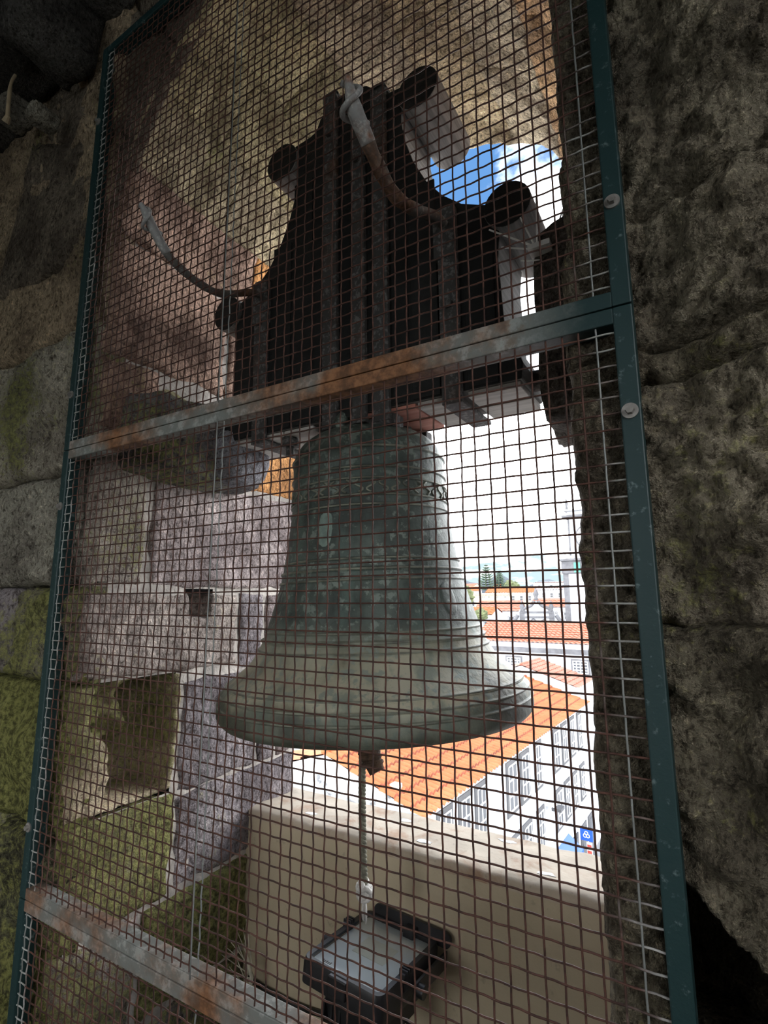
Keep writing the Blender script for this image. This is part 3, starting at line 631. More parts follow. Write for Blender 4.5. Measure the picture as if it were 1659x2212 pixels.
rings = [(1.942, .006, .0035), (1.886, .005, .003), (1.856, .004, .003), (1.812, .004, .003), (1.786, .004, .0025), (1.648, .0045, .003), (1.622, .006, .0045), (1.596, .0045, .003), (1.470, .0045, .003), (1.448, .007, .0055), (1.424, .0045, .0035), (1.338, .005, .004), (1.317, .004, .003), (1.294, .004, .003)]
# smooth the profile, then add rings
pts = spline([(r, 0, z) for r, z in P], 6); base = [(p.x, p.z) for p in pts]
zs = sorted(set([round(z, 4) for _, z in base] + [round(zc + k*wd*0.5, 4) for zc, wd, _ in rings for k in (-2, -1, 0, 1, 2)]), reverse=True)
def rb(z):
    best = None
    for (r0, z0), (r1, z1) in zip(base, base[1:]):
        if min(z0, z1) <= z <= max(z0, z1) and abs(z0-z1) > 1e-9: best = r0 + (r1-r0)*(z0-z)/(z0-z1)
    return best if best is not None else base[-1][0]
outer = []
for z in zs:
    r = rb(z)
    for zc, wd, ht in rings:
        if abs(z-zc) < wd: r += ht*math.cos((z-zc)/wd*PI/2)
    outer.append((r, zb(z)))
inner = [(0.400, zb(1.254)), (0.375, zb(1.30)), (0.345, zb(1.34)), (0.29, zb(1.42)), (0.25, zb(1.55)), (0.215, zb(1.75)), (0.20, zb(1.92)), (0.16, zb(1.975)), (0.02, zb(1.99))]
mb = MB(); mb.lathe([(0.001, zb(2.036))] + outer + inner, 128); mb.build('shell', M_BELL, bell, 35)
for zc, wd, ht in rings:
    rr = rb(zc) + ht*0.55
    MB().tube([(rr*math.cos(2*PI*i/96), rr*math.sin(2*PI*i/96), zb(zc)) for i in range(96)], wd*0.42+0.0009, 7, True).build('raised_ring', M_RING, bell, True)
# frieze of scrolls
mb = MB(); NS = 44
for k in range(NS):
    a = 2*PI*k/NS; pp = []
    for i in range(11):
        t = i/10*2-1; zc = 1.834 + t*0.0165; da = 0.052*math.sin(t*PI)*(1 if k % 2 else -1)
        pp.append(Vector((math.cos(a+da)*(rad(zc)+0.0008), math.sin(a+da)*(rad(zc)+0.0008), zb(zc))))
    mb.tube(pp, 0.0031, 5)
fr = mb.build('scroll_frieze', M_RING, bell, True); fr['label'] = 'raised band of scroll ornament'; fr['kind'] = 'stuff'
def decal(name, az, z0, z1, hw, mat, th=0.0022, oval=False, ring=False):
    mb = MB(); n = 10; vs = []
    for j in range(n+1):
        for i in range(n+1):
            u = i/n*2-1; v = j/n*2-1
            s = math.sqrt(max(0.02, 1-v**4)) if not oval else math.sqrt(max(0.02, 1-v*v))
            z = (z0+z1)/2 + v*(z1-z0)/2; a = az + u*s*hw/rad(z); e = max(abs(u), abs(v)); r = rad(z) + th*(1 - e**6) - 0.0006
            vs.append(Vector((math.cos(a)*r, math.sin(a)*r, zb(z))))
    mb.v = vs
    for j in range(n):
        for i in range(n): q = j*(n+1)+i; mb.face((q, q+1, q+n+2, q+n+1))
    return mb.build(name, mat, bell, True)
az0 = math.atan2(-1.3, 0.82)
d_ = decal('cartouche', az0-0.52, 1.68, 1.775, 0.021, M_PALEP); d_['label'] = 'pale green cartouche'
decal('medallion', az0-0.40, 1.485, 1.585, 0.036, M_BELL, 0.004, True)
decal('medallion', az0+0.75, 1.50, 1.585, 0.030, M_BELL, 0.003, True)
# crown loops and fixing irons between bell and headstock
for a in range(6):
    an = a*PI/3 + 0.3; pp = [Vector((math.cos(an)*r, math.sin(an)*r, z)) for r, z in ((0.105, -0.075), (0.118, -0.05), (0.09, -0.02), (0.05, -0.02), (0.04, -0.075))]
    MB().tube(spline(pp, 5), 0.018, 10).build('crown_loop', M_BELL, bell, True)
for x, y in ((-0.245, -0.07), (0.13, -0.085), (0.13, 0.12), (-0.12, 0.10)):
    MB().cyl((x, y, -0.075), (x, y, -0.045), 0.030, 0.026, 8).build('fixing_nut', M_IRON, hs, bevel=0.003)
    MB().cyl((x, y, -0.105), (x, y, -0.075), 0.013, n=10).build('fixing_rod', M_IRON, hs)
for y in (-0.085, 0.10): MB().box((-0.04, y-0.02, -0.085), (0.16, y+0.02, -0.050)).build('clamp_plate', M_IRON, hs, bevel=0.003)
# clapper with its rope
cx, cy = -0.822, 0.532
cl_ = thing('clapper', 'iron clapper with leather bound tail showing below the bell rim', 'clapper', (cx, cy, 1.98))
mb = MB(); mb.tube([(cx, cy-0.03, 1.99), (cx, cy-0.02, 1.7), (cx, cy, 1.42)], [0.016, 0.017, 0.021], 12); mb.build('shaft', M_IRON, cl_, True)
mb = MB(); mb.lathe([(0.02, 1.42), (0.045, 1.39), (0.06, 1.345), (0.058, 1.30), (0.04, 1.265), (0.022, 1.245), (0.02, 1.16), (0.022, 1.105), (0.001, 1.10)], 24, Matrix.Translation((cx, cy, 0))); mb.build('ball', M_IRON, cl_, True)
mb = MB(); mb.tube([(cx-0.008, cy-0.02, 1.175), (cx+0.006, cy-0.022, 1.115), (cx+0.028, cy-0.024, 1.080)], [0.024, 0.028, 0.022], 12); mb.build('leather_binding', M_LEATH, cl_, True)
for k in range(4):
    mb = MB(); zc = 1.100 + 0.014*k; xx = cx + 0.012 - 0.006*k
    mb.tube([(xx + 0.027*math.cos(t), cy - 0.022 + 0.025*math.sin(t), zc + 0.006*math.cos(t)) for t in [2*PI*i/18 for i in range(18)]], 0.0055, 6, True); mb.build('rope_turn', M_LEATH, cl_, True)
rp = thing('bell_rope', 'twisted grey bell rope hanging from the clapper with white knot', 'rope', (cx-0.02, cy, 0.72))
RT, RB = Vector((cx-0.016, cy-0.03, 1.155)), Vector((cx-0.022, cy-0.01, 0.775))
for s in range(3):
    pp = []
    for i in range(120):
        t = i/119; c = RT.lerp(RB, t) + Vector((-0.004*math.sin(t*PI), 0, 0)); an = t*2*PI*11 + s*2*PI/3
        pp.append(c + Vector((math.cos(an)*0.0052, math.sin(an)*0.0052, 0)))
    MB().tube(pp, 0.0058, 7).build('strand', M_ROPE, rp, True)
kc = RB + Vector((0, 0, -0.005))
for k, (ax, rr, dz) in enumerate([((1, 0.2, 0.5), 0.017, 0.006), ((-0.6, 0.5, 0.7), 0.016, -0.002), ((0.3, -0.8, 0.6), 0.017, -0.010), ((0.1, 0.3, 1), 0.018, 0.002), ((0.9, 0.6, -0.3), 0.015, -0.012)]):
    q = Vector(ax).to_track_quat('Z', 'Y')
    MB().tube([kc + Vector((0, 0, dz)) + q @ Vector((rr*math.cos(t), rr*math.sin(t), 0.004*math.sin(3*t))) for t in [2*PI*i/20 for i in range(20)]], 0.0075, 7, True).build('knot_loop', M_ROPEW, rp, True)
random.seed(8)
for k in range(9):
    a = random.random()*6.28
    MB().tube(spline([kc + Vector((0, 0, -0.02)), kc + Vector((0.005*math.cos(a)-0.001, 0.005*math.sin(a), -0.045)), kc + Vector((0.004*math.cos(a)+0.001, 0.004*math.sin(a), -0.068-0.02*random.random()))], 4), [0.003]*8+[0.0012], 5).build('frayed_end', M_ROPEW, rp, True)

# ---------------------------------------------------------------- floodlight on the parapet
FLC = Vector((-0.842, 0.565, 0.602)); FW, FH = 0.220, 0.274
fl = thing('floodlight', 'black floodlight with upturned glass on the parapet under the bell rope', 'floodlight', FLC, (-0.075, 0.043, -0.055), None, True)
def rrect(w, h, r, n=6):
    out = []
    for cx_, cy_, a0 in ((w/2-r, h/2-r, 0), (-w/2+r, h/2-r, 90), (-w/2+r, -h/2+r, 180), (w/2-r, -h/2+r, 270)):
        out += [(cx_ + r*math.cos(math.radians(a0+90*i/n)), cy_ + r*math.sin(math.radians(a0+90*i/n))) for i in range(n+1)]
    return out
mb = MB(); o_ = rrect(FW+0.034, FH+0.034, 0.022); i_ = rrect(FW, FH, 0.010); k = len(o_)
for z_, ring in ((-0.052, o_), (-0.008, o_), (0.004, [(x*0.97, y*0.975) for x, y in o_]), (0.004, i_), (-0.012, i_)):
    mb.v += [Vector((x, y, z_)) for x, y in ring]
for r_ in range(4):
    for j in range(k): mb.face((r_*k+j, r_*k+(j+1) % k, (r_+1)*k+(j+1) % k, (r_+1)*k+j))
mb.build('bezel', M_BLACK, fl, 40)
MB().prism(rrect(FW, FH, 0.010), lambda x, y, h: (x, y, h), -0.003, 0.0005).build('glass', M_GLASS, fl)
rf = MB().prism(rrect(FW, FH, 0.010), lambda x, y, h: (x, y, h), -0.030, -0.008).build('reflector', M_REFL, fl)
MB().box((-0.05, -0.03, -0.008), (0.05, 0.05, -0.0068)).build('led_board', M_LED, fl)
for k_ in range(5): MB().box((-0.085+0.006*k_, -FH/2+0.020, -0.0079), (-0.0815+0.006*k_, -FH/2+0.030-0.002*(k_ % 2), -0.0074)).build('label_print', M_INK, fl)
mb = MB(); mb.prism(rrect(FW*0.86, FH*0.84, 0.03), lambda x, y, h: (x*(1+h*1.8+0.09), y*(1+h*1.8+0.09), h), -0.15, -0.050); mb.build('rear_housing', M_BLACK, fl, 40)
for k_ in range(7): MB().box((-0.08+0.026*k_, -FH*0.38, -0.165), (-0.074+0.026*k_, FH*0.38, -0.10)).build('cooling_fin', M_BLACK, fl)
for sx, sy in ((-1, 0.18), (1, -0.12)):
    MB().box((sx*(FW/2+0.012)-0.010, sy*FH-0.018, -0.030), (sx*(FW/2+0.012)+0.010, sy*FH+0.018, 0.012)).build('clip', M_BLACK, fl, bevel=0.003)
    for t_ in range(3): MB().box((sx*(FW/2+0.012)-0.012, sy*FH-0.012+0.010*t_, 0.006), (sx*(FW/2+0.012)+0.012, sy*FH-0.007+0.010*t_, 0.016)).build('clip_rib', M_BLACK, fl)
MB().box((-0.028, -FH/2-0.026, -0.040), (0.028, -FH/2-0.006, 0.002)).build('clip', M_BLACK, fl, bevel=0.003)
MB().box((0.020, FH/2-0.018, -0.02), (0.055, FH/2+0.024, 0.016)).build('clip', M_BLACK, fl, bevel=0.003)
# bracket
mb = MB(); mb.prism(rrect(0.26, 0.040, 0.018), lambda x, z, h: (x+0.03, h, z+0.012), 0.148, 0.158); mb.build('wall_plate', M_BLACK, fl)
for sx in (-1, 1):
    MB().box((sx*0.145-0.004, -0.02, -0.055), (sx*0.145+0.004, 0.156, -0.015)).build('bracket_arm', M_BLACK, fl, bevel=0.002)
    MB().cyl((sx*0.140, -0.005, -0.035), (sx*0.166, -0.005, -0.035), 0.016, n=12).build('bracket_knob', M_BLACK, fl, 40)
pp = spline([(-1.44, PY-0.015, 0.262), (-1.30, PY-0.014, 0.252), (-1.15, PY-0.014, 0.258), (-1.0, PY-0.03, 0.30), (-0.93, 0.60, 0.40), (-0.90, 0.55, 0.47)], 8)
tag(MB().tube(pp, 0.0085, 8).build('power_cable', M_CABLE, None, True), 'black power cable along the foot of the beige parapet', 'cable')
pp = spline([(-0.56, PY-0.012, 0.10), (-0.60, PY-0.03, 0.20), (-0.68, 0.66, 0.33), (-0.76, 0.60, 0.44)], 8)
tag(MB().tube(pp, 0.006, 8).build('earth_cable', M_CABLE, None, True), 'thin dark cable rising to the back of the floodlight', 'cable')

# ---------------------------------------------------------------- bird spikes, dry stalks, peg
sp = thing('bird_spikes', 'white bird spikes fanning out on top of the right corbel', 'bird spikes', (-0.252, 0.345, 2.36))
b0 = Vector((-0.252, 0.345, 2.372))
MB().box((b0.x-0.016, b0.y-0.012, b0.z-0.010), (b0.x+0.035, b0.y+0.05, b0.z+0.003)).build('base_strip', M_SPIKE, sp)
for k, (dx, dy, dz, L_) in enumerate([(-0.75, -0.1, 0.55, 0.115), (-0.75, -0.1, 0.28, 0.075), (-0.28, -0.1, 0.80, 0.085), (0.02, 0.05, 1.0, 0.13), (-0.55, 0.0, 0.18, 0.05), (0.30, 0.1, 0.85, 0.11), (0.62, 0.3, 0.8, 0.14), (0.12, 0.0, 0.9, 0.10)]):
    d = Vector((dx, dy, dz)).normalized(); o_ = b0 + Vector((0.012*(k-3) if k > 3 else 0.0, 0.006*k, -0.004*(k == 1)-0.025*(k == 4)))
    MB().cyl(o_, o_ + d*L_*1.15, 0.0026, 0.0020, 6).build('spike', M_SPIKE, sp)
sp2 = thing('dry_stalks', 'pale dry spiky stalks in the mossy corner by the parapet foot', 'stalks', (-1.40, 0.66, 0.16))
random.seed(5); b1 = Vector((-1.375, 0.66, 0.30))
MB().tube([(-1.385, 0.665, 0.10), (-1.39, 0.66, 0.24), (-1.37, 0.655, 0.32), (-1.385, 0.65, 0.36)], [0.006, 0.007, 0.007, 0.003], 7).build('stem', M_GRASS, sp2, True)
for k in range(13):
    a = math.radians(95 + 95*k/12 + random.uniform(-5, 5)); L_ = random.uniform(0.10, 0.17)
    d = Vector((math.cos(a)*0.8, math.cos(a)*0.25 - 0.15*random.random(), math.sin(a))).normalized()
    o_ = b1 + Vector((0, 0, random.uniform(-0.05, 0.05)))
    MB().cyl(o_, o_ + d*L_, 0.0022, 0.0011, 5).build('stalk', M_GRASS, sp2)
pg = thing('peg', 'pale wooden stick hanging from the dark vault blocks', 'stick', (-1.87, -0.12, 3.28))
MB().tube(spline([(-1.868, -0.125, 3.345), (-1.866, -0.135, 3.30), (-1.852, -0.14, 3.22), (-1.845, -0.14, 3.155)], 6), [0.005]*8+[0.0065]*8+[0.007]*3, 8).build('shaft', M_PEG, pg, True)
MB().cyl((-1.855, -0.14, 3.135), (-1.839, -0.14, 3.152), 0.012, 0.008, 10).build('end_knob', M_PEG, pg)

# ---------------------------------------------------------------- the town outside
GZ = -14.5
def pol(az, dist, z=0.0): return Vector((math.sin(math.radians(az))*dist, -0.8 + math.cos(math.radians(az))*dist, z))
gr = MB().add([(-3000, 2.5, GZ), (3000, 2.5, GZ), (3000, 4000, GZ), (-3000, 4000, GZ)], [(0, 1, 2, 3)]).build('ground', M_ASPH, fix=False); tag(gr, 'grey paved streets of the town far below', 'ground', kind='structure')
mb = MB(); H = []
for i in range(121):
    az = -70 + i*1.0
    h = 1.05 + 0.5*fbm(az*0.13, 3.0, 0, 4) + 1.9*math.exp(-((az+18.0)/1.6)**2) + 1.2*math.exp(-((az+22.5)/2.2)**2) + 0.6*math.exp(-((az+13.5)/1.3)**2)
    H.append((az, max(0.4, h)))
for k, (dd, f) in enumerate(((2300, 0.0), (2600, 0.75), (2900, 1.0), (3300, 0.6))):
    for az, h in H: mb.v.append(pol(az, dd, GZ-3 + f*(1.55 - GZ + math.tan(math.radians(h))*2900)))
for k in range(3):
    for i in range(120): a = k*121+i; mb.face((a, a+1, a+122, a+121))
tag(mb.build('hills', M_HILL, None, True), 'hazy blue hills on the horizon', 'hills', kind='structure')

class Frame:
    def __init__(s, p0, p1, z0=0.0):
        s.p = Vector((p0[0], p0[1], 0)); d = Vector((p1[0]-p0[0], p1[1]-p0[1], 0)); s.L = d.length; s.d = d.normalized(); s.n = Vector((s.d.y, -s.d.x, 0))
    def __call__(s, a, o, z): return s.p + s.d*a + s.n*o + Vector((0, 0, z))
    def box(s, mb, a0, a1, o0, o1, z0, z1):
        vs = [s(a, o, z) for a in (a0, a1) for o in (o0, o1) for z in (z0, z1)]
        return mb.add(vs, [(0, 1, 3, 2), (4, 6, 7, 5), (0, 4, 5, 1), (2, 3, 7, 6), (0, 2, 6, 4), (1, 5, 7, 3)])
def roof_slope(F, a0, a1, o0, z0, o1, z1, rib, row, amp):
    mb = MB(); na = max(2, int((a1-a0)/rib*5)); Ls = math.hypot(o1-o0, z1-z0); nr = max(1, int(Ls/row)); ups = Vector((0, 0, 1))
    lines = []
    for r in range(nr):
        lines.append((r/nr, amp*0.9)); lines.append(((r+0.98)/nr, 0.0))
    for t, lift in lines:
        for i in range(na+1):
            a = a0 + (a1-a0)*i/na; h = amp*abs(math.sin(PI*(a-a0)/rib)) + lift
            mb.v.append(F(a, o0+(o1-o0)*t, z0+(z1-z0)*t + h))
    for k in range(len(lines)-1):
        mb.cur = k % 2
        for i in range(na): q = k*(na+1)+i; mb.face((q, q+1, q+na+2, q+na+1))
    return mb
def window(F, root, s0, s1, z0, z1, o=0.0, nx=2, nz=3, trim=M_SHUT, name='window', tr=0.14):
    mb = MB(); F.box(mb, s0, s1, o, o+0.05, z0, z1); w_ = mb.build(name, trim, root, fix=True)
    mb = MB()
    F.box(mb, s0+tr, s1-tr, o+0.05, o+0.06, z0+tr, z1-tr); p_ = mb.build('pane', M_PANE, None); p_.parent = w_
    mb = MB(); f0, f1, g0, g1 = s0+tr, s1-tr, z0+tr, z1-tr; t = 0.05*(s1-s0)
    F.box(mb, f0, f0+t, o+0.06, o+0.08, g0, g1); F.box(mb, f1-t, f1, o+0.06, o+0.08, g0, g1); F.box(mb, f0, f1, o+0.06, o+0.08, g0, g0+t); F.box(mb, f0, f1, o+0.06, o+0.08, g1-t, g1)
    for i in range(1, nx): x = f0+(f1-f0)*i/nx; F.box(mb, x-t/2, x+t/2, o+0.06, o+0.078, g0, g1)
    for i in range(1, nz): z = g0+(g1-g0)*i/nz; F.box(mb, f0, f1, o+0.06, o+0.078, z-t/2, z+t/2)
    q_ = mb.build('window_frame', M_WFRAME, None); q_.parent = w_
    return w_
def gabled(name, label, p0, p1, half, ze, zr, wallm, roofm, rib=0.24, row=0.36, amp=0.05, over=0.25, cat='building', group=None, gablem=None):
    F = Frame(p0, p1); root = thing(name, label, cat, F(0, 0, GZ), None, group)
    mb = MB(); F.box(mb, 0, F.L, -2*half, 0, GZ, ze-0.02); mb.build('wall', wallm, root)
    for a in (0, F.L):
        MB().add([F(a, 0, ze-0.03), F(a, -2*half, ze-0.03), F(a, -half, zr-0.05)], [(0, 1, 2)]).build('gable', gablem or wallm, root, fix=False)
    roof_slope(F, -0.12, F.L+0.12, over, ze-over*(zr-ze)/half, -half, zr, rib, row, amp).build('roof', [roofm, M_TILESHADE], root, True, False)
    roof_slope(F, -0.12, F.L+0.12, -2*half-over, ze-over*(zr-ze)/half, -half, zr, max(rib, 0.8), max(row, 1.0), amp).build('roof', [roofm, M_TILESHADE], root, True, False)
    MB().tube([F(-0.12, -half, zr+amp), F(F.L+0.12, -half, zr+amp)], 0.09, 8).build('ridge', roofm, root, True)
    return F, root
# A: long white house with the orange roof
PA = Vector((-7.777, 14.603)); DA = Vector((0.0598, 0.9982))
FA, rA = gabled('town_house', 'long white house with bright orange tiled roof below the bell', PA, PA+DA*20.9, 3.86, -5.0, -3.78, M_WHITEW, M_ORANGE, 0.30, 0.55, 0.085, gablem=M_STAINW)
WS = [(0.93, 2.05), (2.49, 3.55), (3.85, 4.94), (6.96, 8.30), (8.62, 9.82), (10.5, 11.6), (13.5, 14.7), (15.1, 16.2), (16.7, 17.8), (18.4, 19.5)]
for a, b in WS:
    window(FA, rA, a, b, -7.35, -5.22, tr=0.16); window(FA, rA, a, b, -10.1, -8.15, tr=0.16)
mb = MB(); FA.box(mb, 0, 20.9, 0, 0.12, -10.62, -10.38); mb.build('string_course', M_WHITEW, rA)
for a in (1.0, 3.6, 6.2, 8.8, 11.4, 14.0, 15.9, 17.8, 19.6):
    mb = MB(); FA.box(mb, a, a+1.3, 0, 0.06, GZ, -11.3); dr = mb.build('shop_door', M_SHUT, rA)
    mb = MB(); FA.box(mb, a+0.2, a+1.1, 0.06, 0.08, GZ+0.4, -11.5); q = mb.build('pane', M_PANE); q.parent = dr
for a in (5.9, 12.9):
    mb = MB(); FA.box(mb, a, a+0.35, -0.02, 0.10, GZ, -5.05); mb.build('pilaster', M_WHITEW, rA)
mb = MB()
FA.box(mb, 0.0, 0.28, -7.72, 0.0, GZ, -5.0)
mb.cur = 0; mb.build('end_wall', M_STAINW, rA)
mb = MB(); FA.box(mb, 0.3, 0.60, -1.35, -1.05, -5.0, -4.42); mb.build('chimney', M_WHITEW, rA)
# street lamp bracket on the facade
sl = thing('wall_lamp', 'small white lamp bracket on the shaded house front', 'lamp', FA(12.1, 0.1, -8.4))
mb = MB(); FA.box(mb, 11.9, 12.3, 0.0, 0.45, -8.35, -8.25); mb.build('arm', M_WFRAME, sl)
mb = MB(); FA.box(mb, 11.85, 12.45, 0.30, 0.75, -8.50, -8.36); mb.build('hood', M_SHUT, sl)
# bank sign with the white trefoil
sg = thing('bank_sign', 'square blue hanging sign with white trefoil emblem over the street', 'sign', FA(17, 0.5, -11.25))
mb = MB(); FA.box(mb, 16.94, 17.06, 0.22, 0.86, -11.55, -10.95); mb.build('panel', M_BLUE, sg)
mb = MB(); FA.box(mb, 16.98, 17.02, 0.0, 0.30, -10.92, -10.88); mb.build('bracket', M_GREYST, sg)
for k in range(3):
    a = PI/2 + k*2*PI/3; c = (0.54 + 0.088*math.cos(a), -11.25 + 0.088*math.sin(a))
    MB().tube([FA(16.935, c[0]+0.085*math.cos(t), c[1]+0.085*math.sin(t)) for t in [2*PI*i/20 for i in range(20)]], 0.024, 6, True).build('emblem_loop', M_WFRAME, sg, True)
tag(bpy.data.objects[sg.name], sg['label'], 'sign')
bn = thing('street_banner', 'narrow red and white banner hanging under the blue trefoil sign', 'banner', FA(17.0, 0.6, -12.6))
mb = MB(); FA.box(mb, 16.97, 17.03, 0.52, 0.80, -12.6, -11.62); mb.build('cloth', M_WFRAME, bn)
for z_ in (-12.5, -12.2, -11.9):
    mb = MB(); FA.box(mb, 16.955, 16.968, 0.55, 0.77, z_, z_+0.17); mb.build('red_print', M_RED, bn)
aw = thing('awning', 'bright blue shop awning at the foot of the white house', 'awning', FA(13.0, 0.1, -11.2))
mb = MB(); mb.add([FA(12.4, 0.05, -10.65), FA(15.2, 0.05, -10.65), FA(15.2, 0.8, -11.25), FA(12.4, 0.8, -11.25), FA(12.4, 0.05, -10.72), FA(15.2, 0.05, -10.72), FA(15.2, 0.8, -11.32), FA(12.4, 0.8, -11.32)], [(0, 1, 2, 3), (7, 6, 5, 4), (3, 2, 6, 7), (0, 3, 7, 4), (1, 5, 6, 2)]); mb.build('cloth', M_BLUE, aw, fix=False)
mb = MB(); FA.box(mb, 12.4, 15.2, 0.78, 0.81, -11.42, -11.25); mb.build('valance', M_BLUE, aw)
# B: next house along the street
FB, rB = gabled('town_house', 'small white house with faded pink tiled roof behind the orange roof', PA+DA*21.2+Vector((-0.6*0.998, 0.036)), PA+DA*25.2+Vector((-0.6*0.998, 0.036)), 3.6, -4.15, -3.0, M_WHITEW, M_PINK, 0.55, 0.40, 0.06)
# C: long white building across, with tiled eaves and one sash window in view
pl, pr = pol(-21.0, 53), pol(-4.0, 49)
FC, rC = gabled('town_hall', 'long plain white building with tiled eaves and grey cornice line', (pl.x, pl.y), (pr.x, pr.y), 4.0, -2.45, -1.0, M_WHITEW, M_PINK, 0.42, 0.5, 0.10, 0.35)
mb = MB(); FC.box(mb, 0, FC.L, 0, 0.16, -3.35, -2.95); mb.build('cornice', M_GREYST, rC)
for a in (9.15, 12.4, 3.2): window(FC, rC, a, a+1.6, -5.1, -3.75, nx=4, nz=4, trim=M_GREYST, tr=0.15)
# church front with scrolled pediment
pl, pr = pol(-17.6, 80), pol(-11.2, 80)
FP = Frame((pl.x, pl.y), (pr.x, pr.y)); rP = thing('church_front', 'white church front with dark stone scrolls along its pediment', 'church', FP(0, 0, GZ))
Lp = FP.L; zt = lambda el: 1.55 + math.tan(math.radians(el))*80
poly = [(0, GZ), (Lp, GZ), (Lp, zt(-2.9)), (Lp*0.86, zt(-2.3)), (Lp*0.78, zt(-1.5)), (Lp*0.66, zt(-1.35)), (Lp*0.60, zt(-0.7)), (Lp*0.50, zt(-0.25)), (Lp*0.40, zt(-0.7)), (Lp*0.33, zt(-1.35)), (Lp*0.24, zt(-1.5)), (Lp*0.14, zt(-2.3)), (0, zt(-2.9))]
mb = MB().prism(poly, lambda a, z, o: FP(a, o, z), -1.0, 0.0); mb.build('wall', M_WHITEW, rP)
def scroll(pts, r): MB().tube(spline([FP(Lp*a, 0.05, zt(e)) for a, e in pts], 6), r, 8).build('scroll', M_GREYST, rP, True)
for s_ in (0, 1):
    f = (lambda a: a) if s_ == 0 else (lambda a: 1-a)
    scroll([(f(0.47), -0.3), (f(0.42), -0.75), (f(0.36), -0.95), (f(0.30), -1.1), (f(0.28), -1.35), (f(0.32), -1.4)], 0.22)
    scroll([(f(0.20), -1.75), (f(0.15), -2.25), (f(0.09), -2.45), (f(0.03), -2.65), (f(0.02), -2.95)], 0.26)
    mb = MB(); FP.box(mb, Lp*(f(0.27))-0.35, Lp*f(0.27)+0.35, -0.2, 0.2, zt(-2.9), zt(-1.4)); mb.build('pilaster', M_GREYST, rP)
    MB().lathe([(0.01, 0), (0.3, 0.02), (0.22, 0.3), (0.38, 0.7), (0.15, 1.2), (0.02, 1.7)], 10, Matrix.Translation(FP(Lp*f(0.27), 0, zt(-1.4)))).build('finial', M_GREYST, rP, True)
MB().lathe([(0.01, 0), (0.4, 0.02), (0.22, 0.4), (0.42, 0.9), (0.15, 1.5), (0.02, 2.2)], 10, Matrix.Translation(FP(Lp*0.5, 0, zt(-0.25)))).build('finial', M_GREYST, rP, True)
for e_ in (-1.45, -1.95): 
    mb = MB(); FP.box(mb, Lp*0.24, Lp*0.76, 0, 0.25, zt(e_)-0.12, zt(e_)+0.12); mb.build('cornice', M_GREYST, rP)
for a0, a1, e0, e1 in ((0.36, 0.44, -2.6, -2.1), (0.44, 0.52, -2.1, -2.5), (0.52, 0.62, -2.5, -2.15)):
    MB().tube([FP(Lp*a0, 0.05, zt(e0)), FP(Lp*a1, 0.05, zt(e1))], 0.10, 6).build('carving', M_GREYST, rP)
# clock tower
c0 = pol(-11.55, 84); c1 = pol(-4.6, 82)
FT = Frame((c0.x, c0.y), (c1.x, c1.y)); rT = thing('clock_tower', 'tall white clock tower with dark stone corners and balustrade', 'tower', FT(0, 0, GZ))
zt2 = lambda el: 1.55 + math.tan(math.radians(el))*84
mb = MB(); FT.box(mb, 0, FT.L, -10, 0, GZ, zt2(4.3)); mb.build('lower_stage', M_WHITEW, rT)
mb = MB(); FT.box(mb, 0.9, FT.L-0.9, -9.2, -0.8, zt2(4.3), zt2(8.3)); mb.build('upper_stage', M_WHITEW, rT)
for a in (0.0, FT.L-0.75):
    mb = MB(); FT.box(mb, a, a+0.75, -0.2, 0.12, GZ, zt2(2.6)); mb.build('corner_quoin', M_GREYST, rT)
for a in (0.9, FT.L-1.15):
    mb = MB(); FT.box(mb, a, a+0.25, -0.9, -0.72, zt2(4.3), zt2(8.3)); mb.build('corner_strip', M_GREYST, rT)
for a, b in ((-0.15, 3.3), (FT.L-3.3, FT.L+0.15)):
    mb = MB(); FT.box(mb, a, b, -0.3, 0.25, zt2(2.45), zt2(3.75)); mb.build('belfry_pier', M_GREYST, rT)
window(FT, rT, 1.6, 2.7, zt2(2.5), zt2(3.6), 0.26, 1, 4, M_GREYST, 'louvre', 0.1)
mb = MB(); FT.box(mb, 1.7, 2.6, 0.30, 0.36, zt2(2.55), zt2(3.55)); mb.build('louvre_panel', M_GREENL, rT)
for e0, e1, p in ((3.75, 3.95, 0.5), (8.3, 8.5, 0.45), (8.95, 9.1, 0.2)):
    mb = MB(); FT.box(mb, -p + (0.6 if e0 > 5 else 0), FT.L+p - (0.6 if e0 > 5 else 0), -10-p, p - (0.6 if e0 > 5 else 0), zt2(e0), zt2(e1)); mb.build('cornice', M_GREYST if e0 < 8.9 else M_WHITEW, rT)
mb = MB(); FT.box(mb, 0.9, FT.L-0.9, -9.2, -0.8, zt2(8.5), zt2(8.95)); mb.build('parapet', M_WHITEW, rT)
for k in range(17):
    a = 0.5 + k*(FT.L-1.0)/16
    MB().cyl(FT(a, 0.25, zt2(3.95)), FT(a, 0.25, zt2(4.55)), 0.13, 0.10, 8).build('baluster', M_WHITEW, rT)
mb = MB(); FT.box(mb, 0.2, FT.L-0.2, 0.08, 0.42, zt2(4.55), zt2(4.7)); mb.build('handrail', M_WHITEW, rT)
for a in (0.9, FT.L-0.9): MB().lathe([(0.01, 0), (0.25, 0.05), (0.15, 0.5), (0.25, 0.9), (0.02, 2.0)], 8, Matrix.Translation(FT(a, -0.8, zt2(9.1)))).build('finial', M_GREYST, rT, True)
ca, cz_ = 3.75, zt2(6.2)
ck = MB().cyl(FT(ca, -0.85, cz_), FT(ca, -0.62, cz_), 1.75, n=40).build('clock_face', M_WFRAME, rT, 40)
q = MB().tube([FT(ca+1.75*math.cos(t), -0.62, cz_+1.75*math.sin(t)) for t in [2*PI*i/40 for i in range(40)]], 0.11, 6, True).build('clock_rim', M_GREYST, None, True); q.parent = ck
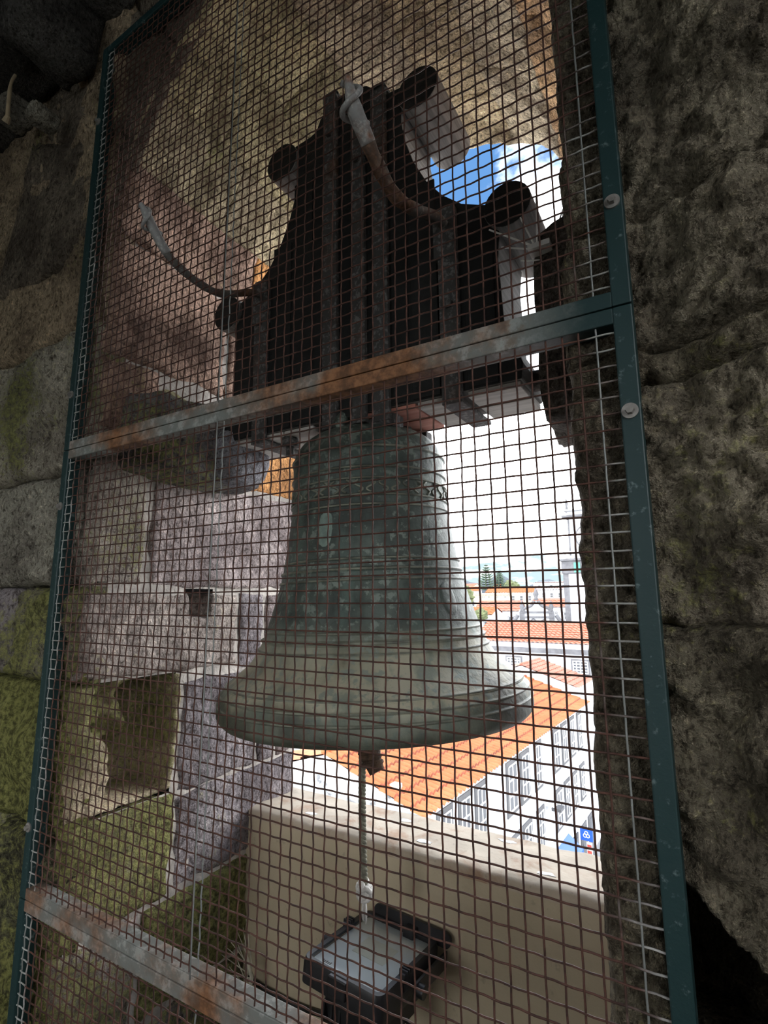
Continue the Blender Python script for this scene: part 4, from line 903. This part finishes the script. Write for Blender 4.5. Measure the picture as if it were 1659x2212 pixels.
for h_ in range(12):
    a = PI/2 - h_*PI/6; mb = MB(); nb = (2, 1, 2, 3, 2, 1, 2, 3, 3, 2, 1, 2)[h_]
    for j in range(nb):
        off = (j-(nb-1)/2)*0.14; c_, s_ = math.cos(a), math.sin(a)
        p0 = FT(ca + 1.15*c_ - off*s_, -0.60, cz_ + 1.15*s_ + off*c_); p1 = FT(ca + 1.55*c_ - off*s_, -0.60, cz_ + 1.55*s_ + off*c_)
        mb.tube([p0, p1], 0.045, 5)
    q = mb.build('numeral', M_INK); q.parent = ck
for a, l in ((PI*0.78, 0.8), (PI*0.02, 1.15)):
    q = MB().tube([FT(ca, -0.58, cz_), FT(ca+l*math.cos(a), -0.58, cz_+l*math.sin(a))], 0.06, 5).build('clock_hand', M_INK); q.parent = ck
# houses further back
FAR = [  # az left, az right, distance, eave elevation, ridge elevation, windows per row, roof, wall, label
    (-22.6, -19.0, 92, -1.75, -1.05, 3, M_ORANGE, M_WHITEW, 'low white house with orange roof left of the church scrolls'),
    (-20.8, -16.2, 105, -1.35, -0.35, 3, M_PINK, M_WHITEW, 'white gabled house with broad dusty pink roof behind the church'),
    (-24.5, -17.3, 150, 0.10, 0.45, 7, M_CREAM, M_CREAM, 'long low cream building with small dark windows in a row'),
    (-15.2, -11.0, 118, -0.95, -0.15, 4, M_PINK, M_WHITEW, 'white house with grey pink hipped roof beside the clock tower'),
    (-19.6, -14.6, 175, 0.55, 0.95, 6, M_ORANGE, M_CREAM, 'cream town house with orange roof and arched windows'),
    (-15.6, -11.6, 190, 0.80, 1.05, 5, M_WHITEW, M_WHITEW, 'flat white block with small square windows near the tower'),
    (-14.6, -11.0, 240, 1.55, 1.60, 3, M_WHITEW, M_WHITEW, 'tall plain white block rising against the hills'),
    (-26.0, -20.2, 210, 0.75, 1.15, 5, M_ORANGE, M_WHITEW, 'pale distant house with orange roof under the conifers'),
    (-19.0, -16.6, 260, 1.15, 1.40, 3, M_ORANGE, M_WHITEW, 'small far white house with thin orange roof below the hills'),
    (-22.4, -20.8, 300, 1.25, 1.50, 2, M_PINK, M_CREAM, 'tiny far cream house at the foot of the hills'),
    (-34.0, -27.0, 130, -0.6, 0.2, 5, M_ORANGE, M_WHITEW, 'wide white house with orange roof hidden left of the bell'),
    (-3.5, 6.0, 70, -2.0, -0.6, 5, M_ORANGE, M_WHITEW, 'white house with orange roof beyond the right jamb')]
for k, (a0, a1, dd, e0, e1, nw, rm, wm, lab) in enumerate(FAR):
    q0, q1 = pol(a0, dd), pol(a1, dd*0.985); z0 = 1.55+math.tan(math.radians(e0))*dd; z1 = 1.55+math.tan(math.radians(e1))*(dd+5)
    Fk, rk = gabled('town_house', lab, (q0.x, q0.y), (q1.x, q1.y), 5.0, z0, max(z1, z0+0.1), wm, rm, 0.9, 1.2, 0.12, 0.3, group='houses of the town beyond')
    for r_ in range(2):
        for i in range(nw):
            s_ = Fk.L*(i+0.5)/nw; ww = min(0.7, Fk.L/nw*0.22)
            window(Fk, rk, s_-ww, s_+ww, z0-2.6-3.2*r_, z0-0.9-3.2*r_, 0, 1, 2, M_GREYST if k % 2 else M_SHUT, 'window', 0.1)
# two tall conifers and some bushes
def conifer(label, az, dd, e0, e1, wid, sd):
    p = pol(az, dd); z0 = 1.55+math.tan(math.radians(e0))*dd; z1 = 1.55+math.tan(math.radians(e1))*dd
    t = thing('conifer', label, 'tree', (p.x, p.y, GZ), None, 'tall conifers before the hills'); random.seed(sd)
    MB().cyl((p.x, p.y, GZ), (p.x, p.y, z1), 0.5, 0.06, 8).build('trunk', M_GREYST, t)
    mb = MB(); nl = 11
    for j in range(nl):
        z = z0 + (z1-z0)*(j/nl); r = wid*(1-j/nl)**0.8 + 0.25
        for i in range(9):
            a = 2*PI*i/9 + j*0.7; rr = r*random.uniform(0.75, 1.1)
            mb.tube([(p.x, p.y, z), (p.x+rr*0.55*math.cos(a), p.y+rr*0.55*math.sin(a), z+0.05*rr), (p.x+rr*math.cos(a), p.y+rr*math.sin(a), z+0.30*rr)], [0.22, 0.26, 0.10], 5)
    mb.build('foliage', M_LEAF, t, True)
conifer('tall layered conifer with open tiers standing before the hills', -19.4, 190, 0.9, 3.7, 3.4, 3)
conifer('shorter paler conifer beside the tall layered one', -18.05, 200, 0.95, 2.9, 3.0, 5)
def bush(label, az, dd, el, r, sd):
    p = pol(az, dd, 1.55+math.tan(math.radians(el))*dd); random.seed(sd)
    bm = bmesh.new(); bmesh.ops.create_icosphere(bm, subdivisions=4, radius=1.0)
    for v in bm.verts:
        n = v.co.normalized(); v.co = n*r*(1 + 0.35*fbm(n.x*2.5+sd, n.y*2.5, n.z*2.5, 4)); v.co.z *= 0.75
    me = bpy.data.meshes.new('foliage'); bm.to_mesh(me); bm.free(); me.materials.append(M_BUSH)
    t = thing('round_tree', label, 'tree', (p.x, p.y, GZ), None, 'round trees among the far houses')
    o = link('foliage', me, None); o.parent = t; o.location = (0, 0, p.z-GZ)
    MB().cyl((p.x, p.y, GZ), (p.x, p.y, p.z), 0.4, 0.25, 8).build('trunk', M_GREYST, t)
bush('round olive tree between the cream building and the bell', -22.2, 135, 0.2, 3.2, 1); bush('low olive tree in front of the white gabled house', -20.2, 86, -1.75, 1.2, 2)
bush('dark rounded tree behind the cream town house', -16.9, 215, 1.2, 3.0, 3)
for o in bpy.data.objects:
    if 'local' in o: del o['local']
